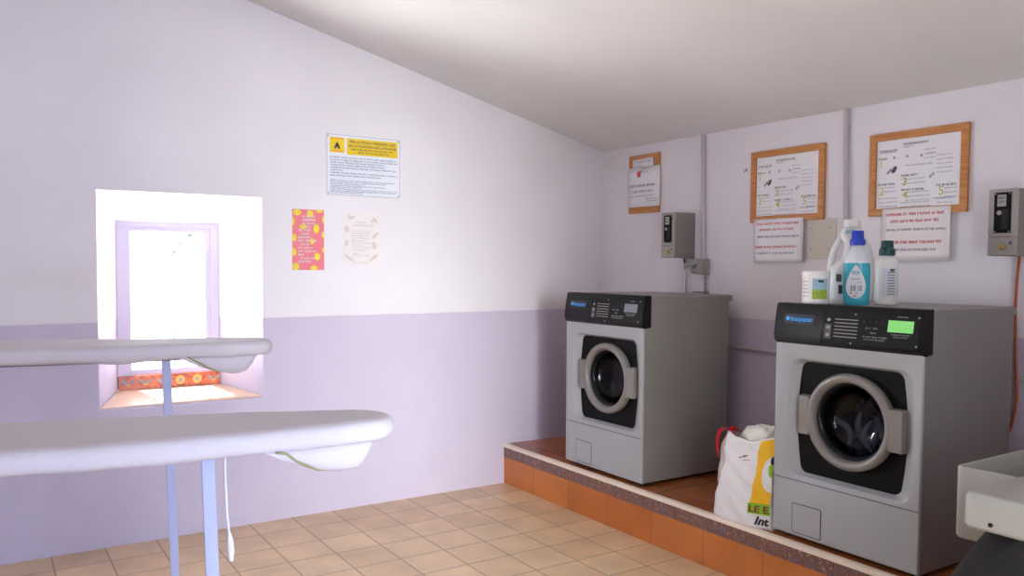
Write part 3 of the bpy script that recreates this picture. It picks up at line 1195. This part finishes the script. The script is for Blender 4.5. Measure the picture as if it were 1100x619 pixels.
bag_text('slogan_lettering', 'bagdred', 'LE E', .68, .178, .030, .098, .0055, .0012)
bag_text('headline_lettering', 'bagdark', 'Int', .775, .045, .036, .070, .0055, .002, .25)
mb = MB()
for u0, v0, du, dv in ((.40, .80, .10, .012), (.33, .765, .04, .014), (.37, .785, .08, .008), (.40, .755, .14, .006)):
    L = [[bag_face(u0, v0, .002), bag_face(u0 + du, v0 + .012, .002)], [bag_face(u0, v0 + dv, .002), bag_face(u0 + du, v0 + .012 + dv, .002)]]
    mb.loops(L, close=False)
mb.build('shop_mark', 'bagdred', bag)
mb = MB()
hp_ = [(.085, .075, .392, .030), (.062, .062, .425, .036), (.034, .050, .436, .036), (.004, .044, .418, .032), (-.008, .044, .370, .026), (-.008, .046, .320, .022), (-.002, .050, .272, .014)]
mb.loops([[(x, y - wd * .5, z + .006) for x, y, z, wd in hp_], [(x, y + wd * .5, z - .004) for x, y, z, wd in hp_]], close=False)
mb.build('bag_handle', 'bagred', bag, smooth=60, solid=.003, sub=1)
mb = MB()
hp_ = [(.010, .10, .38, .03), (.030, .10, .436, .03), (.060, .105, .432, .03), (.10, .11, .415, .03), (.13, .12, .385, .03)]
mb.loops([[(x, y - wd * .5, z + .012) for x, y, z, wd in hp_], [(x, y + wd * .5, z - .012) for x, y, z, wd in hp_]], close=False)
mb.build('bag_handle', 'bagred', bag, smooth=60, solid=.003, sub=1)

# crumpled cloudy sack stuffed in the bag
mb = MB()
L = []
for i in range(19):
    th = PI * i / 18
    ring = []
    for k in range(30):
        a = 2 * PI * k / 30
        r = 1 + .10 * hsh(4 * math.cos(a), 5 * math.sin(a), 4 * th) + .05 * math.sin(5 * a + 3 * th)
        ct = math.cos(th)
        zz = -.115 * r * ct * (.82 if ct < 0 else 1)
        ring.append((.185 + .135 * r * abs(math.sin(th)) ** .6 * math.cos(a), .130 + .050 * r * abs(math.sin(th)) ** .6 * math.sin(a), .368 + zz + .10 * math.sin(th) * (math.cos(a) * .28 - max(0, -math.cos(a) - .2) * .35)))
    L.append(ring)
mb.loops(L, True, True)
sk = mb.build('plastic_sack', 'sack', None, smooth=60)
sk.location = (BX, BY, PZ)
sk.rotation_euler = (0, 0, -PI / 2)
tag(sk, 'crumpled cloudy plastic sack poking out of the shopping bag', 'plastic bag')


# ------------------------------------------------------------------ ironing boards
def board_hw(s):
    """half width at distance s from the nose"""
    if s <= 0:
        return 0.0
    if s < .12:
        return .118 * math.sqrt(max(0, 1 - ((.12 - s) / .12) ** 2))
    k = min(1, (s - .12) / .75)
    return .118 + (.20 - .118) * (k * (2 - k)) ** 1.0


BL = 1.5


def board_outline(n=40):
    ss = []
    for k in range(13):
        ss.append(.12 * (1 - math.cos(PI / 2 * k / 12)))
    ss += [.12 + (BL - .05 - .12) * (k / 26) for k in range(1, 27)]
    near = [(-s, -board_hw(s)) for s in ss]
    rear = [(-(BL - .015), -.185), (-BL, -.15), (-BL, 0), (-BL, .15), (-(BL - .015), .185)]
    far = [(-s, board_hw(s)) for s in ss[:0:-1]]
    return near + rear + far       # starts at the nose tip, near side first


OUT = board_outline()


def inset(loop, d):
    n = len(loop)
    out = []
    for i in range(n):
        a, b = Vector(loop[i - 1]), Vector(loop[(i + 1) % n])
        t = (b - a)
        t.normalize()
        nrm = Vector((-t.y, t.x))
        # clockwise/counter: make it point inwards (towards the axis point)
        p = Vector(loop[i])
        c = Vector((min(max(p.x, -BL + .2), -.12), 0)) - p
        if nrm.dot(c) < 0:
            nrm = -nrm
        dd = min(d, c.length * .9)
        out.append(tuple(p + nrm * dd))
    return out


def make_board(label, loc, rz, h, post_s, lean, seed, tip):
    t = thing('ironing_board', (loc[0], loc[1], 0), rz, label, 'ironing board', 'padded ironing boards')
    # padded cover: rounded cross-section all round
    T = .055
    mb = MB()
    rows = [(.030, -T), (.012, -T + .001), (.003, -T + .008), (0, -T + .020), (.001, -.020), (.006, -.009), (.016, -.003), (.032, 0)]
    L = []
    for q, (d, z) in enumerate(rows):
        lp = inset(OUT, d)
        Z = []
        for i, (x, y) in enumerate(lp):
            dz = 0
            if q <= 1:
                dz = -.006 * abs(hsh(9 * x + seed, 3 * y)) - (.012 * math.exp(-((x + .55) / .06) ** 2) if seed == 1 and y < 0 else 0)
            if q >= 4:
                dz = .0015 * hsh(11 * x + seed, 13 * y)
            Z.append((x, y, h + z + dz))
        L.append(Z)
    mb.loops(L, True, False, flip=True)
    n = len(OUT)
    # top surface as strips between near and far sides
    top = L[-1]
    i0 = len(mb.v)
    mb.v += [tuple(p) for p in top]
    a, b = 1, n - 1
    mb.f.append((i0 + 0, i0 + a, i0 + b))
    while b - a > 2:
        mb.f.append((i0 + a, i0 + a + 1, i0 + b - 1, i0 + b))
        a += 1
        b -= 1
    if b - a == 2:
        mb.f.append((i0 + a, i0 + a + 1, i0 + b))
    cover = mb.build('cover', 'cover', t, smooth=60)
    # loose fold of the cover sagging under the nose
    ss = []
    for k in range(41):
        w = -1 + 2 * k / 40
        s = abs(w) ** 1.6 * .36
        y = board_hw(s) * (1 if w > 0 else -1)
        ss.append((-s, y, w))
    Ls = []
    for q in range(9):
        e = q / 8
        ring = []
        for (x, y, w) in ss:
            full = max(0.0, 1 - abs(w) ** 5)
            sag = .080 * full * (1 - tip * math.exp(-(w / .30) ** 2))
            if e < .6:
                g = e / .6
                zz = -T + .003 - sag * math.sin(PI / 2 * g)
                ins = .016 - .008 * math.sin(PI * g) + .022 * g * g + (.10 * g + .03) * math.exp(-(w / .30) ** 2)
            else:
                g = (e - .6) / .4
                zz = -T + .003 - sag * (1 - .16 * g)
                ins = .038 + .055 * g + .13 * math.exp(-(w / .30) ** 2)
            p = Vector((x, y))
            c = Vector((-.17, 0)) - p
            cl = c.length
            p2 = p + c / cl * min(ins, cl * .6)
            ring.append((p2.x, p2.y, h + zz + .004 * hsh(20 * w + seed, 7 * e)))
        Ls.append(ring)
    mb = MB()
    mb.loops(Ls, close=False)
    fold = mb.build('cover_fold', 'cover', cover, smooth=60, solid=.0025)
    mb = MB()
    mb.tube([Ls[-1][k] for k in range(1, 12)], .006, 8)
    mb.tube([(Ls[j][k][0], Ls[j][k][1] - .004, Ls[j][k][2]) for j, k in ((0, 1), (1, 2), (2, 3), (3, 4), (4, 5), (5, 6))], .0032, 8)
    tag(mb.build('elastic_hem', 'hem', cover, smooth=60), 'olive elastic hem')
    # base plate under the pad
    mb = MB()
    lp = inset(OUT, .085)
    mb.loops([[(x, y, h - T - .014) for x, y in lp], [(x, y, h - T - .001) for x, y in lp]], True, True, flip=True)
    mb.build('base_plate', 'boardunder', t)
    zt = h - T - .013
    for s, ln in ((post_s, lean), (1.28, 0)):
        mb = MB()
        r = .016
        mb.loops([[(-s - r + ln, -r, .02), (-s + r + ln, -r, .02), (-s + r + ln, r, .02), (-s - r + ln, r, .02)],
                  [(-s - r, -r, zt), (-s + r, -r, zt), (-s + r, r, zt), (-s - r, r, zt)]], True, True)
        p = mb.build('leg', 'post', t, bevel=.003)
        mb = MB()
        mb.box(-s - .02 + ln, -s + .02 + ln, -.20, .20, .001, .022)
        mb.build('foot', 'post', p, bevel=.004)
    return t


RB = -0.2085
bA = make_board('white padded ironing board farther from camera, in front of the window', (-2.880, -1.42), RB, 1.20, .40, .03, 1, .85)
bB = make_board('white padded ironing board nearest the camera, lower of the two', (-2.940, -2.71), RB, 1.10, .475, .03, 2, .45)
# draw cord hanging under the near board
mb = MB()
cy = -.02
mb.tube([(-.435, cy, 1.045), (-.433, cy, .95), (-.430, cy, .87), (-.426, cy, .825), (-.425, cy, .818)], .0035, 8)
mb.tube([(-.425, cy, .823), (-.4235, cy, .80), (-.422, cy, .775), (-.421, cy, .750)], [.004, .0085, .0095, .006], 10)
mb.build('drawcord', 'cord', bB, smooth=60)


# ------------------------------------------------------------------ things on the window wall
def wall_thing(name, x, z, label, cat, group=None):       # back wall: local x right, z up, y into wall
    return thing(name, (x, -.0005, z), 0, label, cat, group)


def right_thing(name, y, z, label, cat, group=None):      # right wall: local x = towards camera side
    return thing(name, (-.0005, y, z), -PI / 2, label, cat, group)


sg = wall_thing('safety_sign', -2.122, 1.922, 'white safety sign with yellow heading and warning symbol on the lilac wall', 'sign')
w, h = .478, .361
mb = MB()
mb.box(0, w, -.004, 0, 0, h)
mb.build('sign_plate', 'signwhite', sg, bevel=.001)
mb = MB()
for q in ((0, w, 0, .0022), (0, w, h - .0022, h), (0, .0022, 0, h), (w - .0022, w, 0, h)):
    mb.quad((q[0], -.0055, q[2]), (q[1], -.0055, q[2]), (q[1], -.0055, q[3]), (q[0], -.0055, q[3]))
mb.build('border_line', 'inkg', sg)
mb = MB()
mb.box(.128, .462, -.006, -.004, .247, .345)
hp = mb.build('heading_panel', 'signyellow', sg)
mb = MB()
text_mb(mb, 'PRECAUTIONS A PRENDRE LORS', .145, .318, .015, -.0075, .300, .0004)
text_mb(mb, "DE L'UTILISATION DES LAVE-LINGE", .138, .294, .015, -.0075, .314, .0004)
small_print(mb, .155, .44, .275, .009, -.0075)
small_print(mb, .20, .40, .258, .009, -.0075)
mb.build('heading_lettering', 'ink', hp)
mb = MB()
mb.box(.020, .112, -.006, -.004, .255, .345)
wp_ = mb.build('warning_panel', 'signyellow', sg)
mb = MB()
mb.quad((.026, -.0072, .333), (.106, -.0072, .333), (.106, -.0072, .341), (.026, -.0072, .341))
mb.quad((.024, -.0072, .259), (.108, -.0072, .259), (.108, -.0072, .268), (.024, -.0072, .268))
mb.build('warning_caption', 'orange', wp_)
mb = MB()
for pts in ([(.044, .277), (.066, .320), (.066, .292), (.058, .277)], [(.088, .277), (.066, .320), (.066, .292), (.074, .277)], [(.055, .289), (.077, .289), (.066, .308), (.064, .308)]):
    mb.poly([(x, -.0076, z) for x, z in pts])
mb.build('warning_symbol', 'ink', wp_)
mb = MB()
for k, ln in enumerate((.43, .44, .35, .36, .43, .08, .44, .33)):
    z = .222 - k * .0155
    small_print(mb, .022, .022 + ln, z, .008, -.0055)
for k, ln in enumerate((.43, .36, .22, .36, .20, .44, .43, .21)):
    z = .085 - k * .0105
    if z > .004:
        small_print(mb, .022, .022 + ln, z, .006, -.0055)
mb.build('small_print', 'inkblue', sg)
for x in (.010, w - .010):
    for z in (.010, h - .010):
        mb = MB()
        mb.lathe([(.005, -.004), (.005, -.006), (.003, -.0075), (.0001, -.0075)], 12, 'y', (x, 0, z))
        mb.build('screw', 'steel', sg, smooth=40)

po = wall_thing('pink_poster', -2.332, 1.470, 'narrow pink poster with yellow patches and white writing on the wall', 'poster')
w, h = .193, .357
mb = MB()
mb.box(0, w, -.0015, 0, 0, h)
mb.build('sheet', 'pink', po)
mb = MB()


def clip_disc(x, z, rx, rz, y=-.0022):
    y -= .00004 * len(mb.f)
    pts = [(min(max(x + rx * math.cos(2 * PI * k / 18), 0.0), w), y, min(max(z + rz * math.sin(2 * PI * k / 18), 0.0), h)) for k in range(18)]
    mb.poly(pts)


for x, z, rx, rz in ((.03, .338, .024, .018), (.165, .35, .02, .010), (.0, .285, .014, .026), (.108, .332, .02, .022), (.145, .245, .018, .028), (.065, .255, .022, .014),
                     (.008, .190, .018, .022), (.005, .105, .02, .022), (.02, .02, .02, .022), (.19, .21, .012, .02), (.19, .12, .010, .018), (.15, .08, .018, .022), (.13, .012, .022, .014), (.19, .30, .010, .02), (.12, .17, .014, .018)):
    clip_disc(x, z, rx, rz)
mb.build('yellow_patches', 'yellow', po)
mb = MB()
for k, (x0, x1) in enumerate(((.06, .14), (.06, .14), (.06, .145), (.075, .12), (.035, .115), (.05, .11), (.035, .12), (.035, .15), (.05, .11), (.035, .125), (.035, .145), (.035, .075), (.05, .15), (.035, .11))):
    small_print(mb, x0, x1, .310 - k * .0205, .0125, -.003)
mb.build('white_writing', 'paper', po)

ca = wall_thing('cream_card', -2.015, 1.494, 'pale cream notice with tan leaf drawings, right of the pink poster', 'notice')
w, h = .245, .325
mb = MB()
mb.box(0, w, -.0015, 0, 0, h)
mb.build('sheet', 'creampaper', ca)
mb = MB()
for x, z, r1, r2, ro in ((.05, .295, .022, .010, .5), (.035, .300, .016, .007, 1.5), (.205, .285, .02, .010, 2.3), (.190, .280, .016, .008, .8), (.02, .225, .016, .02, .3), (.205, .19, .026, .009, .8), (.215, .198, .018, .006, .5),
                         (.018, .14, .013, .02, -.3), (.200, .125, .015, .02, .1), (.195, .14, .010, .014, .6), (.025, .055, .028, .009, -.8), (.04, .045, .02, .007, -.5), (.19, .05, .028, .009, .7), (.21, .06, .02, .007, 1.1)):
    disc(mb, x, z, r1, r2, -.0022, rot=ro)
mb.build('leaf_drawings', 'tan', ca)
mb = MB()
small_print(mb, .09, .15, .262, .008, -.0024)
small_print(mb, .06, .20, .245, .008, -.0024)
for k in range(9):
    small_print(mb, .05, random.uniform(.13, .18), .212 - k * .0145, .006, -.0024)
for q in ((.060, .162, .020, .022), (.060, .162, .064, .066), (.060, .062, .020, .066), (.160, .162, .020, .066)):
    mb.quad((q[0], -.0024, q[2]), (q[1], -.0024, q[2]), (q[1], -.0024, q[3]), (q[0], -.0024, q[3]))
small_print(mb, .06, .10, .074, .006, -.0024)
mb.build('grey_writing', 'taupe', ca)


# ------------------------------------------------------------------ things on the right wall
def frame_parts(t, w, h, fw, dep, m='wood'):
    """four mitred frame bars as one frame mesh"""
    mb = MB()
    o = [(0, 0), (w, 0), (w, h), (0, h)]
    i = [(fw, fw), (w - fw, fw), (w - fw, h - fw), (fw, h - fw)]
    mb.loops([[(x, 0, z) for x, z in o], [(x, -dep, z) for x, z in o], [(x, -dep, z) for x, z in i], [(x, -.004, z) for x, z in i]], flip=True)
    f = mb.build('frame', m, t, bevel=.002)
    return f


def programme_sheet(t, x0, x1, z0, z1, title):
    """printed washing instructions: title, five numbered blocks, small print"""
    mb = MB()
    mb.box(x0, x1, -.007, -.0055, z0, z1)
    sh = mb.build('notice_sheet', 'paper', t)
    w, h = x1 - x0, z1 - z0
    X = lambda u: x0 + u * w
    Z = lambda v: z0 + v * h
    y = -.0078
    mb = MB()
    text_mb(mb, title, X(.33), Z(.905), .011, y, .30 * w, .0004)
    for u, v, l in ((.02, .72, .13), (.02, .34, .22), (.31, .45, .20), (.31, .24, .30), (.73, .27, .24)):
        small_print(mb, X(u), X(u + l), Z(v), .010, y)
    for u, v, r in ((.225, .565, .012), (.205, .54, .009), (.238, .585, .009)):
        disc(mb, X(u), Z(v), r * .8, r * 1.2, y)
    mb.build('headings', 'ink', sh)
    for ch, u, v, hh in (('1', .05, .61, .040), ('2', .04, .20, .042), ('3', .33, .32, .042), ('4', .33, .13, .040), ('5', .76, .15, .042)):
        mb = MB()
        text_mb(mb, ch, X(u), Z(v), hh, y - .0004, None, .0005)
        mb.build('numeral', 'lime', sh)
    mb = MB()
    small_print(mb, X(.03), X(.26), Z(.82), .015, y, False)
    for k in range(6):
        mb.quad((X(.13) + k * .004, y, Z(.50) + k * .003), (X(.13) + k * .004 + .006, y, Z(.50) + k * .003), (X(.13) + k * .004 + .006, y, Z(.53) + k * .004), (X(.13) + k * .004, y, Z(.53) + k * .004))
    small_print(mb, X(.33), X(.46), Z(.87), .006, y)
    small_print(mb, X(.60), X(.72), Z(.74), .006, y)
    small_print(mb, X(.36), X(.68), Z(.60), .005, y)
    mb.build('sub_headings', 'inkg', sh)
    mb = MB()
    for (u, v, l, n) in ((.05, .30, .20, 2), (.03, .14, .25, 3), (.31, .40, .30, 2), (.36, .21, .30, 3), (.31, .06, .36, 2), (.73, .70, .18, 5), (.82, .23, .16, 3), (.74, .09, .2, 2), (.58, .80, .14, 3), (.70, .10, .2, 1)):
        for k in range(n):
            small_print(mb, X(u), X(u + l), Z(v - k * .06), .006, y)
    for u, v in ((.38, .74), (.55, .73), (.22, .74), (.66, .42), (.69, .45)):
        disc(mb, X(u), Z(v), .007, .008, y)
    mb.build('small_print', 'inkl', sh)
    return sh


b1 = right_thing('notice_board', -1.400, 1.765, 'oak-framed notice board with washing instructions, between the two grey conduits', 'notice board', 'oak-framed instruction boards')
W_, H__ = .505, .415
mb = MB()
mb.box(.01, W_ - .01, -.005, 0, .01, H__ - .01)
mb.build('backing', 'cork', b1)
frame_parts(b1, W_, H__, .036, .018)
programme_sheet(b1, .037, .468, .037, .378, 'PROCEDURE DE LAVAGE')
b2 = right_thing('notice_board', -2.175, 1.766, 'oak-framed notice board with washing instructions, rightmost on the wall', 'notice board', 'oak-framed instruction boards')
mb = MB()
mb.box(.01, W_ - .01, -.005, 0, .01, H__ - .01)
mb.build('backing', 'cork', b2)
frame_parts(b2, W_, H__, .036, .018)
programme_sheet(b2, .037, .468, .037, .378, 'PROCEDURE DE ROULT')


def red_notice(y, z, w, h, off, label, lam):
    t = right_thing('notice_sheet', y, z, label, 'notice', 'paper notices with red print')
    mb = MB()
    n = 8
    L = [[(w * i / n, -off - .006 * math.sin(PI * (j / n)) * 0 - .002 * (1 - j / n) * math.sin(PI * i / n * .5), h * j / n) for i in range(n + 1)] for j in range(n + 1)]
    mb.loops(L, close=False)
    mb.build('sheet', lam, t, smooth=60, solid=.001)
    fy = lambda x, zz: -off - .002 * (1 - zz / h) * math.sin(PI * x / w * .5) - .0014
    mb = MB()
    for (a, b, v) in ((.06, .92, .86), (.12, .84, .73), (.03, .90, .33)):
        small_print(mb, a * w, b * w, v * h, .013, 0)
    mb.v = [(x, fy(x, zz), zz) for x, yy, zz in mb.v]
    mb.build('red_print', 'red', t)
    mb = MB()
    for (a, b, v) in ((.06, .94, .57), (.04, .82, .19)):
        small_print(mb, a * w, b * w, v * h, .011, 0)
    mb.v = [(x, fy(x, zz), zz) for x, yy, zz in mb.v]
    mb.build('black_print', 'inkg', t)
    return t


red_notice(-1.437, 1.530, .346, .252, .021, 'white sheet with red print below the notice board between the conduits', 'paper')
red_notice(-2.258, 1.537, .352, .262, .021, 'laminated sheet with red print below the rightmost notice board', 'laminate')

# small tan board with a white notice pinned over it
b0 = right_thing('pin_board', -.305, 1.872, 'small tan board partly hidden by a white notice near the corner', 'notice board')
mb = MB()
mb.box(.01, .295, -.005, 0, .01, .392)
mb.build('backing', 'cork', b0)
frame_parts(b0, .305, .402, .040, .014)
n0 = right_thing('pinned_notice', -.300, 1.914, 'white notice with a small pink logo pinned over the small tan board', 'notice')
mb = MB()
L = [[(.0 + .322 * i / 6, -.016 - .004 * math.sin(PI * i / 6), .275 * j / 4) for i in range(7)] for j in range(5)]
L[-1] = [(x if 0 < i < 6 else x, y, z) for i, (x, y, z) in enumerate(L[-1])]
mb.loops(L, close=False)
mb.poly([(.045, -.0155, .275), (.255, -.0155, .270), (.255, -.0155, .335), (.045, -.0155, .330)])
mb.build('sheet', 'paper', n0, smooth=60, solid=.0008)
mb = MB()
disc(mb, .118, .225, .018, .022, -.0225, rot=.4)
disc(mb, .135, .243, .010, .010, -.0226)
mb.build('pink_logo', 'red', n0)
mb = MB()
for a, b, z, hh in ((.10, .23, .305, .008), (.145, .19, .258, .009), (.150, .22, .232, .006), (.03, .29, .140, .014), (.05, .27, .100, .014), (.03, .27, .072, .007), (.19, .30, .050, .008), (.19, .30, .034, .007)):
    small_print(mb, a, b, z, hh, -.0225)
mb.build('print', 'inkg', n0)


# coin boxes
def coin_box(y, z, label):
    t = right_thing('coin_meter', y, z, label, 'coin meter', 'coin meters on the right wall')
    w, d, h = .124, .178, .288
    mb = MB()
    mb.box(0, w, -d + .004, 0, 0, h)
    mb.build('housing', 'steelside', t, bevel=.003)
    mb = MB()
    o = rrect(0, w, .082, h, .004, 2)
    mb.loops([[(x, -d + .004, zz) for x, zz in o], [(x, -d, zz) for x, zz in o]], False, True, flip=True)
    fp = mb.build('front_plate', 'steel', t, bevel=.001)
    mb = MB()
    mb.box(.024, .094, -d - .003, -d, .098, .272)
    bp_ = mb.build('coin_plate', 'blackgloss', fp, bevel=.001)
    mb = MB()
    mb.box(.038, .074, -d - .0045, -d - .003, .212, .262)
    pl_ = mb.build('price_label', 'offwhite', bp_)
    mb = MB()
    small_print(mb, .041, .072, .244, .010, -d - .0052)
    small_print(mb, .044, .070, .226, .010, -d - .0052)
    mb.build('price_print', 'ink', pl_)
    mb = MB()
    mb.lathe([(.010, -d - .003), (.010, -d - .006), (.0001, -d - .006)], 16, 'y', (.047, 0, .185))
    mb.box(.044, .050, -d - .0075, -d - .0055, .176, .194)
    mb.build('coin_slot', 'steel', bp_)
    mb = MB()
    mb.box(.056, .084, -d - .004, -d - .003, .115, .20)
    mb.build('slot_guard', 'blacksoft', bp_)
    for x, zz in ((.030, .266), (.088, .266), (.030, .104), (.088, .104)):
        mb = MB()
        mb.lathe([(.003, -d - .003), (.003, -d - .0045), (.0001, -d - .005)], 10, 'y', (x, 0, zz))
        mb.build('rivet', 'steel', bp_)
    mb = MB()
    mb.box(.001, w - .001, -d - .002, -d + .003, .002, .076)
    cb = mb.build('cash_door', 'steel', t, bevel=.002)
    mb = MB()
    mb.lathe([(.013, -d - .002), (.013, -d - .007), (.010, -d - .009), (.0001, -d - .009)], 20, 'y', (w * .52, 0, .038))
    mb.build('lock', 'brass', cb, smooth=40)
    mb = MB()
    mb.poly([(.088, -d - .003, .048), (.104, -d - .003, .048), (.100, -d - .003, .062), (.092, -d - .003, .062)])
    mb.build('stamp', 'ink', cb)
    return t


coin_box(-.816, 1.558, 'grey metal coin meter beside the conduit, above the left washing machine')
coin_box(-2.862, 1.557, 'grey metal coin meter at the right edge of the photo')


# conduits
def conduit(y0, y1, z0, clips, label):
    t = thing('conduit', (-.016, y0, z0), 0, label, 'pipe', 'grey wall conduits')
    mb = MB()
    mb.tube([(0, y1 - y0, 0), (0, 0, CZ + .002 - z0)], .0125, 14)
    mb.build('pipe', 'conduit', t, smooth=60)
    for zc in clips:
        k = 1 - (zc - z0) / (CZ - z0)
        yc = (y1 - y0) * k
        mb = MB()
        mb.lathe([(.0125, -.007), (.0165, -.006), (.0165, .006), (.0125, .007)], 14, 'z', (0, yc, zc - z0))
        mb.box(0, .0155, yc - .009, yc + .009, zc - z0 - .006, zc - z0 + .006)
        mb.build('clip', 'conduit', t, smooth=40)
    return t


conduit(-1.008, -1.030, 1.552, (2.24, 1.743), 'grey conduit from the ceiling down to the plug socket')
conduit(-2.032, -2.075, PZ + .002, (2.248, 1.2), 'grey conduit running down the wall behind the white jug')

# socket on conduit 1
so = right_thing('plug_socket', -1.004, 1.455, 'grey surface socket at the lower end of the conduit', 'socket')
mb = MB()
mb.box(.008, .070, -.062, 0, 0, .097)
mb.build('socket_body', 'socket', so, bevel=.006)
mb = MB()
mb.lathe([(.022, 0), (.022, .05), (.016, .055)], 16, 'z', (0, 0, 0), cap0=True, cap1=True)
mb.v = [(-.048 + z, x - .034, y + .024) for x, y, z in mb.v]
mb.build('socket_outlet', 'socket', so, smooth=40)
mb = MB()
mb.tube([(.042, -.016, 0), (.044, -.016, -.03), (.046, -.016, -.095)], .006, 10)
mb.tube([(.043, -.016, -.028), (.043, -.016, -.040)], .010, 10)
mb.tube([(.045, -.016, -.055), (.045, -.016, -.066)], .010, 10)
mb.build('stem', 'socket', so, smooth=50)
pg = right_thing('power_plug', -.885, 1.500, 'grey plug with a white cable pushed into the wall socket', 'plug')
mb = MB()
mb.loops([[(.0, -.046, .000), (.0, -.018, .000), (.0, -.018, .022), (.0, -.046, .022)],
          [(.10, -.056, .012), (.10, -.012, .012), (.10, -.012, .054), (.10, -.056, .054)],
          [(.126, -.056, .018), (.126, -.012, .018), (.126, -.012, .056), (.126, -.056, .056)]], True, True)
mb.build('plug_body', 'offwhite', pg, bevel=.004)
mb = MB()
mb.tube([(.03, -.032, .010), (.012, -.032, .002), (.002, -.032, -.03), (-.002, -.030, -.09), (-.004, -.028, -.17), (-.004, -.026, -.40), (-.004, -.02, -.9)], .0065, 10)
mb.build('cable', 'white', pg, smooth=60)

# stop valve above the left machine
va = right_thing('stop_valve', -1.03, 1.330, 'dark metal stop valve with a bar handle behind the left washing machine', 'valve')
mb = MB()
mb.tube([(.02, -.016, -.302), (.02, -.016, .03)], .009, 10)
mb.lathe([(.013, 0), (.016, .006), (.013, .014)], 12, 'z', (.02, -.016, .004), cap0=True, cap1=True)
mb.build('valve_body', 'socket', va, smooth=40)
mb = MB()
mb.box(-.09, .045, -.022, -.010, .006, .016)
mb.build('bar_handle', 'socket', va, bevel=.003)

# cables under the coin meters
mb = MB()
mb.tube([(-.02, -.862, 1.557), (-.011, -.862, 1.52), (-.010, -.864, 1.45), (-.010, -.868, 1.3), (-.0095, -.872, 1.06), (-.0095, -.872, 1.04)], .006, 8)
tag(mb.build('meter_cable', 'redcable', None, smooth=60), 'dark red cable hanging under the left coin meter', 'cable')
mb = MB()
mb.tube([(-.05, -2.935, 1.558), (-.046, -2.925, 1.45), (-.040, -2.920, 1.33), (-.03, -2.925, 1.1), (-.03, -2.935, .92), (-.028, -2.915, .80), (-.024, -2.88, .72)], .0065, 8)
tag(mb.build('meter_cable', 'orangecable', None, smooth=60), 'orange-red cable hanging under the right coin meter', 'cable')

# water pipe along the wall
wpz = thing('water_pipe', (-.020, 0, 1.014), 0, 'thin painted pipe along the wall behind the washing machines', 'pipe')
mb = MB()
mb.tube([(0, -.02, 0), (0, -3.6, 0)], .011, 12)
mb.build('pipe', 'conduit', wpz, smooth=60)
for yy in (-.4, -1.45, -2.15, -3.0):
    mb = MB()
    mb.box(-.004, .0195, yy - .006, yy + .006, -.016, .016)
    mb.build('bracket', 'conduit', wpz, bevel=.002)

# beige plate with four screws
bpz = right_thing('blanking_plate', -1.800, 1.552, 'beige blanking plate with four screws beside the white jug', 'wall plate')
mb = MB()
mb.box(0, .180, -.004, 0, 0, .218)
mb.build('plate', 'beige', bpz, bevel=.001)
for x in (.02, .14):
    for z in (.03, .145):
        mb = MB()
        mb.lathe([(.004, -.004), (.004, -.0055), (.0001, -.006)], 10, 'y', (x, 0, z + .02))
        mb.build('screw', 'inkg', bpz)
# little wall plug
hk = right_thing('wall_hook', -1.352, 2.083, 'tiny white hook on the wall left of the middle notice board', 'hook')
mb = MB()
mb.lathe([(.009, 0), (.009, -.004), (.0001, -.005)], 14, 'y', (0, 0, 0))
mb.build('rosette', 'offwhite', hk)
mb = MB()
mb.tube([(0, -.003, 0), (0, -.016, 0), (0, -.02, -.01), (0, -.016, -.018)], .002, 8)
mb.build('hook_arm', 'inkg', hk, smooth=50)


# ------------------------------------------------------------------ white tray appliance at the right edge
tr = thing('utility_tray', (-1.386, -3.403, 0), 0, 'off-white plastic tray unit with a thick ledge at the lower right edge', 'tray')
mb = MB()
x0, x1, y0, y1, z0, z1, tk = 0, .72, -.70, 0, .68, .90, .014


def rl(g, z, r=.02):
    return [(x, y, z) for x, y in rrect(x0 + g, x1 - g, y0 + g, y1 - g, max(r - g, .004), 4)]


mb.loops([rl(.006, z0), rl(.0, z0 + .008), rl(0, z1 - .006), rl(.003, z1), rl(tk - .003, z1), rl(tk, z1 - .006), rl(tk + .004, z0 + .03), rl(tk + .02, z0 + .022)], True, True)
mb.build('basin', 'offwhite', tr, smooth=40)
mb = MB()
lx0, lx1, ly0, ly1, lz0, lz1 = -.308, .50, -.66, -.187, .815, .910


def ll(g, z, r=.02):
    return [(x, y, z) for x, y in rrect(lx0 + g, lx1 - g, ly0 + g, ly1 - g, max(r - g, .004), 4)]


mb.loops([ll(.008, lz0), ll(0, lz0 + .008), ll(0, lz1 - .012), ll(.004, lz1 - .004), ll(.012, lz1)], True, True)
lg = mb.build('ledge', 'offwhite', tr, smooth=40)
mb = MB()
mb.lathe([(.006, 0), (.006, -.004), (.0001, -.004)], 14, 'y', (0, 0, 0))
mb.v = [(lx0 + .0005 + y, ly1 - .075 + x, lz0 + .022 + z) for x, y, z in mb.v]
mb.build('bolt_hole', 'blacksoft', lg)
# black cloth over the stand that carries the tray
mb = MB()
L = []
n = 60
for j in range(20):
    t = j / 19
    z = .812 - .81 * t
    ring = []
    for k in range(n):
        a = 2 * PI * k / n
        rx = .405 + .06 * t ** .8 + .03 * t * math.sin(9 * a) + .015 * math.sin(5 * a + 6 * t)
        ry = .26 + .30 * t ** .6 + .03 * t * math.sin(9 * a + 1) + .015 * math.sin(5 * a + 6 * t)
        p = 3.2
        ca, sa = math.cos(a), math.sin(a)
        q = (abs(ca) ** p + abs(sa) ** p) ** (-1 / p)
        ring.append((-1.27 + rx * ca * q, -3.845 + ry * sa * q, z))
    L.append(ring)
mb.loops(L, True, True)
mb.v = [(x + 1.386, y + 3.403, z) for x, y, z in mb.v]
tag(mb.build('cloth_skirt', 'darkcloth', tr, smooth=60), 'black cloth hanging round the stand')
